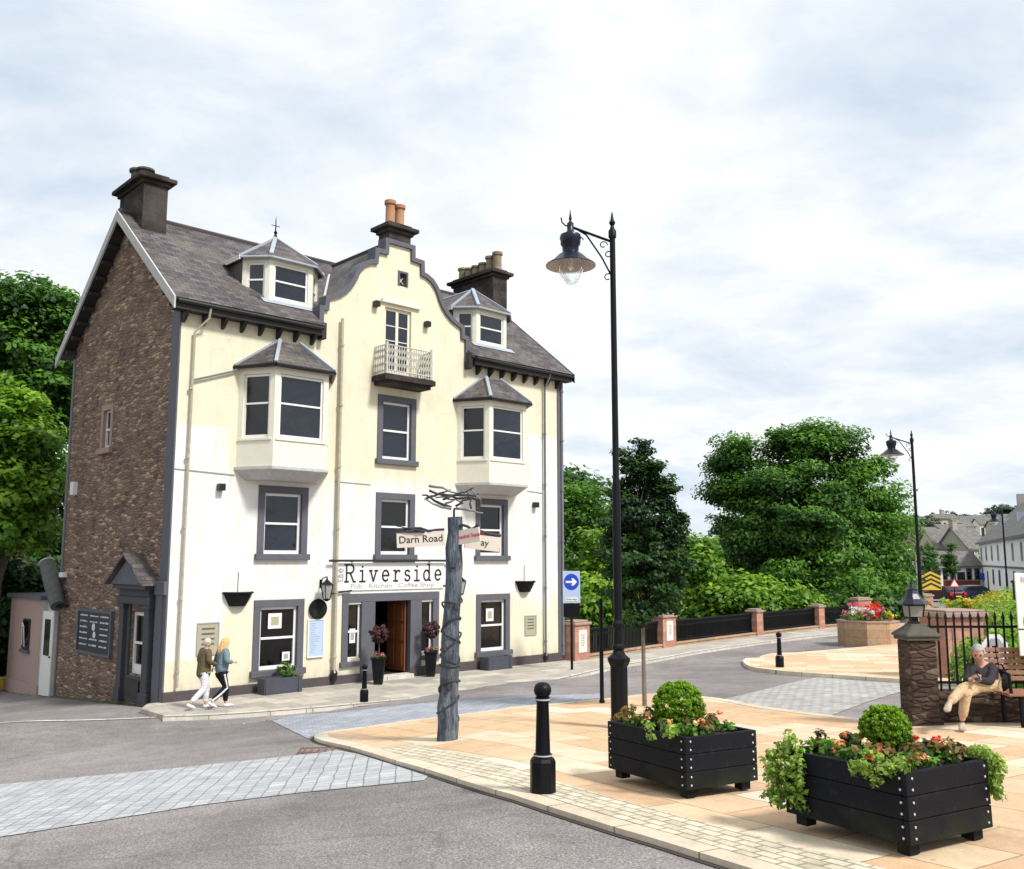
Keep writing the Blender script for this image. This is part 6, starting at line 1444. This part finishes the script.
# ------------------------------------------------------------ town houses
M['townwall']=paint('white_town_render',(.80,.79,.77),.85,.12,.3); M['townbeige']=paint('beige_town_render',(.52,.45,.35),.85,.15,.3); M['towngrey']=paint('grey_town_stone',(.36,.33,.29),.85,.2,.3)
M['farslate']=brickmat('far_slate_roof',(.13,.12,.115),(.20,.19,.18),(.06,.06,.06),.5,.35,.01,.7,.4,grain=.3); M['tanwall']=paint('tan_gable_wall',(.46,.36,.22),.85,.12,.3); M['redbase']=paint('red_shopfront',(.20,.05,.035),.6,.2,1)
def house(label,u0,u1,vb,ve,vr,d,depth,rz=0,wall='townwall',roof='farslate',cols=3,rows=2,chim=(),group='town houses beyond the bridge',zg=None,door=True,name='town_house',dorm=0):
    depth*=.62; xa=(u0-512)/FL*d; xb=(u1-512)/FL*d; zg=gz((xa+xb)/2,d) if zg is None else zg
    if vb is not None: zg=min(zg,at(u0,vb,d).z)
    L=xb-xa; zE=at(u0,ve,d).z-zg; zR=at(u0,vr,d+depth/2).z-zg
    t=thing(name,label,'house',(xa,d,zg),rz,group)
    MB().box(0,L,0,depth,-2,zE).add([(0,0,zE),(0,depth,zE),(0,depth/2,zR-.1)],[(0,1,2)]).add([(L,0,zE),(L,depth,zE),(L,depth/2,zR-.1)],[(2,1,0)]).build('wall',wall,t)
    r=MB(); o_=.3
    r.prism([(-o_,-o_,zE-.1),(-o_,depth/2,zR),(-o_,depth/2,zR-.25),(-o_,-o_,zE-.35)],(L+2*o_,0,0)); r.prism([(-o_,depth+o_,zE-.1),(-o_,depth/2,zR),(-o_,depth/2,zR-.25),(-o_,depth+o_,zE-.35)],(L+2*o_,0,0)); ro=r.build('roof',roof,t)
    for c in chim: MB().box(c*L-.5,c*L+.5,depth/2-.5,depth/2+.5,zR-.8,zR+1.1).box(c*L-.6,c*L+.6,depth/2-.6,depth/2+.6,zR+1.1,zR+1.3).lathe([(.18,1.3),(.15,1.8)],(c*L-.2,depth/2,zR),8).build('chimney','towngrey',ro)
    fh=zE/rows
    for j in range(rows):
        for i in range(cols):
            cx=(i+.5)*L/cols; z=fh*j+fh*.32; h=fh*.5; w=min(1.1,L/cols*.45)
            if j==0 and door and i==cols//2: MB().box(cx-.5,cx+.5,-.06,.05,0,min(2.1,fh*.8)).build('door','black',t); continue
            fm=MB().box(cx-w/2-.12,cx+w/2+.12,-.05,.02,z-.12,z+h+.12).build('window','surround' if wall=='townwall' else 'white',t); MB().box(cx-w/2,cx+w/2,-.07,-.051,z,z+h/2-.04).box(cx-w/2,cx+w/2,-.07,-.051,z+h/2+.04,z+h).build('pane','glassblack',fm)
    for k in range(dorm):
        cx=(k+.5)*L/dorm; y1=depth*.14; zz=zE+(zR-zE)*.28; MB().box(cx-.6,cx+.6,y1,y1+1.8,zz,zz+1.3).build('skylight','white',ro)
    return t
# white terrace running towards the camera on the right (front faces the street, wall plane from far-left to near-right)
d0,d1=128.,78.; xf=(975.5-512)/FL*d0; xn=(1034-512)/FL*d1
ax=Vector((xn-xf,d1-d0,0)); L=ax.length; rz=atan2(ax.y,ax.x)
t=thing('white_terrace','long white two storey terrace with slate roof at the right edge of the photo','house',(xf,d0,gz(xf,d0)),rz,'town houses beyond the bridge'); zE=6.1-0; dp=11; zR=zE+5.2
MB().box(0,L,0,dp,-2,zE).add([(0,0,zE),(0,dp,zE),(0,dp/2,zR-.1)],[(0,1,2)]).add([(L,0,zE),(L,dp,zE),(L,dp/2,zR-.1)],[(2,1,0)]).build('wall','townwall',t)
r=MB(); r.prism([(-.3,-.4,zE-.1),(-.3,dp/2,zR),(-.3,dp/2,zR-.25),(-.3,-.4,zE-.35)],(L+.6,0,0)); r.prism([(-.3,dp+.4,zE-.1),(-.3,dp/2,zR),(-.3,dp/2,zR-.25),(-.3,dp+.4,zE-.35)],(L+.6,0,0)); ro=r.build('roof','farslate',t)
for c in (.02,): MB().box(c*L-.5,c*L+.5,dp/2-.6,dp/2+.6,zR-.8,zR+1.2).build('chimney','towngrey',ro)
for c in (.2,.5,.8): MB().box(c*L-.5,c*L+.5,1.8,2.9,zE+(2.3)*5.2/5.5-.35,zE+2.5*5.2/5.5+.45).build('skylight','lead',ro)
n=8
for i in range(n):
    cx=(i+.5)*L/n
    fm=MB().box(cx-.65,cx+.65,-.06,.02,3.6,5.4).build('window','greyink',t); MB().box(cx-.5,cx+.5,-.08,-.061,3.7,5.3).build('pane','glassblack',fm)
    if i%3==1: MB().box(cx-.55,cx+.55,-.06,.02,0,2.3).build('door','black',t)
    else: fm=MB().box(cx-.75,cx+.75,-.06,.02,.8,2.6).build('window','surround',t); MB().box(cx-.5,cx+.5,-.08,-.061,.95,2.45).build('pane','glassblack',fm)
MB().box(0,L,-.1,-.001,2.85,3.05).build('band','surround',t)
house('low white building with dark roof behind the low red wall',936,976,None,565,551,125,9,0,cols=5,rows=1,name='shop_building')
xa=(938-512)/FL*124.6; MB_=MB(); s_t=thing('low_red_wall','low dark red wall in front of the low white building','wall',(xa,124.4,gz(xa,124)),0); MB().box(0,4.8,0,.3,0,1.0).build('brickwork','redbase',s_t); MB().box(-.05,4.85,-.05,.35,1.001,1.1).build('coping','cap',s_t)
house('grey stone house with broad slate roof above the low white building',934,972,None,548,529,165,14,0,'townbeige',cols=6,rows=2,chim=(.9,),door=False)
house('stone house with steep roof touching the white terrace',965,992,None,548,527,160,12,.3,'towngrey',cols=3,rows=2,chim=(.1,),door=False)
house('tan flat fronted building between the hill tree and the cone tree',913,937,None,530,527,200,12,0,'tanwall',cols=2,rows=3,door=False)
house('pale house on the hill with a long wall above the slate roofs',935,957,None,518,514,300,12,0,'townbeige',cols=4,rows=2,door=False,chim=(.5,))
house('white hillside house near the skyline',975,990,None,519,515,330,11,.1,'townwall',cols=3,rows=2,door=False)
house('grey roofed hillside house between skyline trees',955,976,None,521,516,310,11,-.1,'towngrey',cols=4,rows=2,door=False)
house('hillside house with brown roof above the stone house',940,968,None,530,524,250,11,.1,'townbeige',cols=5,rows=2,door=False)
house('skyline house with low roof near the right edge',990,1012,None,519,514,340,10,0,'townbeige',cols=4,rows=2,door=False)
house('small pale cottage on the skyline left of the roofs',926,938,None,522,518,320,9,0,'towngrey',cols=2,rows=2,door=False)
house('white gabled building behind the chevron board',904,938,None,567,553,112,10,0,'townwall',cols=3,rows=1,door=True)
for i,(u,uw,ve,vr,d) in enumerate(((918,16,541,536,230),(944,18,524,519,350),(968,14,526,521,270),(986,16,524,518,290),(1002,22,526,520,260),(1016,18,515,510,380))):
    house(['tiny house on the slope behind the tan building','tiny house highest on the slope left of centre','small slate house below the white hillside house','small house half hidden behind the terrace ridge','small wide house above the terrace ridge','small house near the skyline tree at the right edge'][i],u-uw/2,u+uw/2,None,ve,vr,d,9,(-.2,.1,.2,0,-.1,.1)[i],('townwall','townbeige','towngrey')[i%3],cols=3,rows=2,door=False,group='small houses scattered on the hill')
# ------------------------------------------------------------ cars, chevrons, small signs in the street
def car(u,v,d,rz,col,label,est=False):
    x=(u-512)/FL*d; t=thing('parked_car',label,'car',(x,d,gz(x,d)),rz,'cars parked beyond the bridge')
    m=paint('car_paint_'+label.split()[0],col,.25,.1,2,metal=.3)
    prof=[(-2.1,.28),(-2.12,.62),(-2.05,.88),(-1.15,.96),(-.55,1.38),(.95,1.42),(1.75,1.0),(2.02,.92),(2.08,.55),(2.05,.28)]
    b=MB().prism([(px,-.82,pz_) for px,pz_ in prof],(0,1.64,0)); body=b.build('body',m,t,bevel=.08)
    MB().prism([(-1.0,-.83,.98),(-.52,-.83,1.32),(.9,-.83,1.35),(1.45,-.83,1.02)],(0,1.66,0)).build('side_windows','glassblack',t)
    MB().prism([(-1.17,-.68,.99),(-1.12,-.68,.955),(-.56,-.68,1.355),(-.6,-.68,1.385)],(0,1.36,0)).build('windscreen','glassblack',t); MB().prism([(1.72,-.68,1.06),(1.68,-.68,1.02),(1.0,-.68,1.39),(1.05,-.68,1.42)],(0,1.36,0)).build('rear_window','glassblack',t)
    for wx in(-1.3,1.3):
        for sy in(-1,1):
            w=MB().tube([(wx,sy*.86,.32),(wx,sy*.66,.32)],.32,18).build('wheel','black',t); MB().tube([(wx,sy*.87,.32),(wx,sy*.855,.32)],.19,12).build('rim','bolt',w)
    for sy in(-1,1): MB().box(-2.14,-2.08,sy*.6-.17,sy*.6+.17,.62,.78).build('headlight','white',t); MB().box(2.04,2.11,sy*.66-.12,sy*.66+.12,.66,.92).build('tail_light','redink',t)
    MB().box(2.1,2.13,-.26,.26,.5,.62).build('number_plate','yellow',t)
    return t
car(938,601,84,-PI/2+.15,(.045,.01,.014),'dark maroon car seen from behind near the chevron board')
car(962,600.5,86,.25,(.03,.05,.10),'blue grey car parked side on right of the maroon car')
car(922,600,92,-PI/2,(.02,.02,.025),'black car partly hidden behind the far lamp post')
y=70; x=(926-512)/FL*y; zg=gz(x,y); t=thing('chevron_board','yellow and black chevron board on a post left of the parked cars','road sign',(x,y,zg)); zt=at(926,571,y).z-zg; z1=at(926,590,y).z-zg; wv=.75
MB().prism([(-wv,0,z1),(wv,0,z1),(wv,0,zt-.35),(0,0,zt),(-wv,0,zt-.35)],(0,.05,0)).build('board','yellow',t)
mb=MB()
for k in range(4):
    z=z1+.08+k*.33
    for sg in(-1,1): mb.prism([(0,-.004,z+.33),(sg*wv*.95,-.004,z-.02),(sg*wv*.95,-.004,z+.13),(0,-.004,z+.47 if z+.47<zt else zt)],(0,-.01,0))
mb.build('chevrons','ink',t); MB().lathe([(.05,0),(.05,z1)],(0,.05,0),8).build('pole','iron',t)
y=75; x=(949-512)/FL*y; zg=gz(x,y); t=thing('warning_sign','small triangular warning sign between the two parked cars','traffic sign',(x,y,zg)); zt=at(949,578,y).z-zg
MB().prism([(-.42,0,zt-.72),(.42,0,zt-.72),(0,0,zt)],(0,.03,0)).build('plate','redink',t); MB().prism([(-.30,-.004,zt-.65),(.30,-.004,zt-.65),(0,-.004,zt-.14)],(0,-.004,0)).build('face','white',t); MB().lathe([(.04,0),(.04,zt-.1)],(0,.06,0),8).build('pole','iron',t)
t=thing('street_signs','pair of small blue poster panels on the white shop wall','sign',((975-512)/FL*123,123.,0)); MB().box(0,.6,0,.1,1.0,1.9).box(.75,1.3,0,.1,1.0,1.9).each('panel','blue',t)
# ------------------------------------------------------------ sky, sun, camera
w=bpy.data.worlds.new('World'); bpy.context.scene.world=w; w.use_nodes=True; nt=w.node_tree; nt.nodes.clear()
out=nt.nodes.new('ShaderNodeOutputWorld'); bgn=nt.nodes.new('ShaderNodeBackground'); nt.links.new(bgn.outputs[0],out.inputs[0])
SE,SR=radians(48),radians(128)
sky=nt.nodes.new('ShaderNodeTexSky'); sky.sky_type='NISHITA'; sky.sun_disc=False; sky.sun_elevation=SE; sky.sun_rotation=SR; sky.dust_density=1.5
tc=nt.nodes.new('ShaderNodeTexCoord'); sepx=nt.nodes.new('ShaderNodeSeparateXYZ'); nt.links.new(tc.outputs['Generated'],sepx.inputs[0])
def mth(op,a,b):
    n=nt.nodes.new('ShaderNodeMath'); n.operation=op
    for s_,v in((n.inputs[0],a),(n.inputs[1],b)):
        if isinstance(v,(int,float)): s_.default_value=v
        else: nt.links.new(v,s_)
    return n.outputs[0]
zz=mth('ADD',mth('MAXIMUM',sepx.outputs[2],0.),.22); cmb=nt.nodes.new('ShaderNodeCombineXYZ')
nt.links.new(mth('DIVIDE',sepx.outputs[0],zz),cmb.inputs[0]); nt.links.new(mth('DIVIDE',sepx.outputs[1],zz),cmb.inputs[1])
def nz(scale,det,rough,dist,stretch=(1,1,1),loc=(0,0,0)):
    mp_=nt.nodes.new('ShaderNodeMapping'); mp_.inputs['Scale'].default_value=stretch; mp_.inputs['Location'].default_value=loc; nt.links.new(cmb.outputs[0],mp_.inputs[0])
    n=nt.nodes.new('ShaderNodeTexNoise'); nt.links.new(mp_.outputs[0],n.inputs[0]); n.inputs['Scale'].default_value=scale; n.inputs['Detail'].default_value=det; n.inputs['Roughness'].default_value=rough; n.inputs['Distortion'].default_value=dist; return n.outputs['Fac']
def rmp(f,st):
    r=nt.nodes.new('ShaderNodeValToRGB'); nt.links.new(f,r.inputs[0]); e=r.color_ramp.elements
    while len(e)<len(st): e.new(.5)
    for i,(p,c) in enumerate(st): e[i].position=p; e[i].color=(*c,1) if isinstance(c,tuple) else (c,c,c,1)
    return r.outputs[0]
def mixc(f,a,b,mode='MIX'):
    m=nt.nodes.new('ShaderNodeMix'); m.data_type='RGBA'; m.blend_type=mode
    for s_,v in((m.inputs[0],f),(m.inputs[6],a),(m.inputs[7],b)):
        if isinstance(v,(int,float)): s_.default_value=v
        elif isinstance(v,tuple): s_.default_value=(*v,1)
        else: nt.links.new(v,s_)
    return m.outputs[2]
n1=nz(1.1,7,.56,.35,(1,1.25,1),(3.1,1.7,0)); n2=nz(2.6,6,.6,.3,(1,1.2,1),(7.,2.,0))
cl=rmp(mth('ADD',mth('MULTIPLY',n1,.55),mth('MULTIPLY',n2,.45)),[(.34,(4.8,5.65,6.6)),(.44,(6.1,6.7,7.35)),(.53,(7.5,7.8,8.05)),(.63,(9.0,9.1,9.1))])
cover=rmp(n1,[(.30,.94),(.46,.99)])
col=mixc(cover,sky.outputs[0],cl)
nt.links.new(col,bgn.inputs[0]); bgn.inputs[1].default_value=.088
sun=bpy.data.lights.new('sun','SUN'); sun.energy=3.0; sun.angle=radians(10); sun.color=(1,.965,.9); so=bpy.data.objects.new('sun',sun); C.objects.link(so)
az=SR; dirv=Vector((sin(az)*cos(SE),cos(az)*cos(SE),sin(SE))); so.rotation_euler=dirv.to_track_quat('Z','Y').to_euler()
cam=bpy.data.cameras.new('camera'); co=bpy.data.objects.new('camera',cam); C.objects.link(co); co.location=(0,0,CZ); co.rotation_euler=(PI/2+PITCH,0,0)
cam.sensor_fit='HORIZONTAL'; cam.sensor_width=36; cam.lens=36*FL/1024; cam.clip_end=4000; cam.clip_start=.1; bpy.context.scene.camera=co
sc=bpy.context.scene; sc.view_settings.view_transform='Standard'; sc.view_settings.look='None'; sc.view_settings.gamma=1; sc.view_settings.exposure=.60
sc.render.resolution_x=1024; sc.render.resolution_y=869
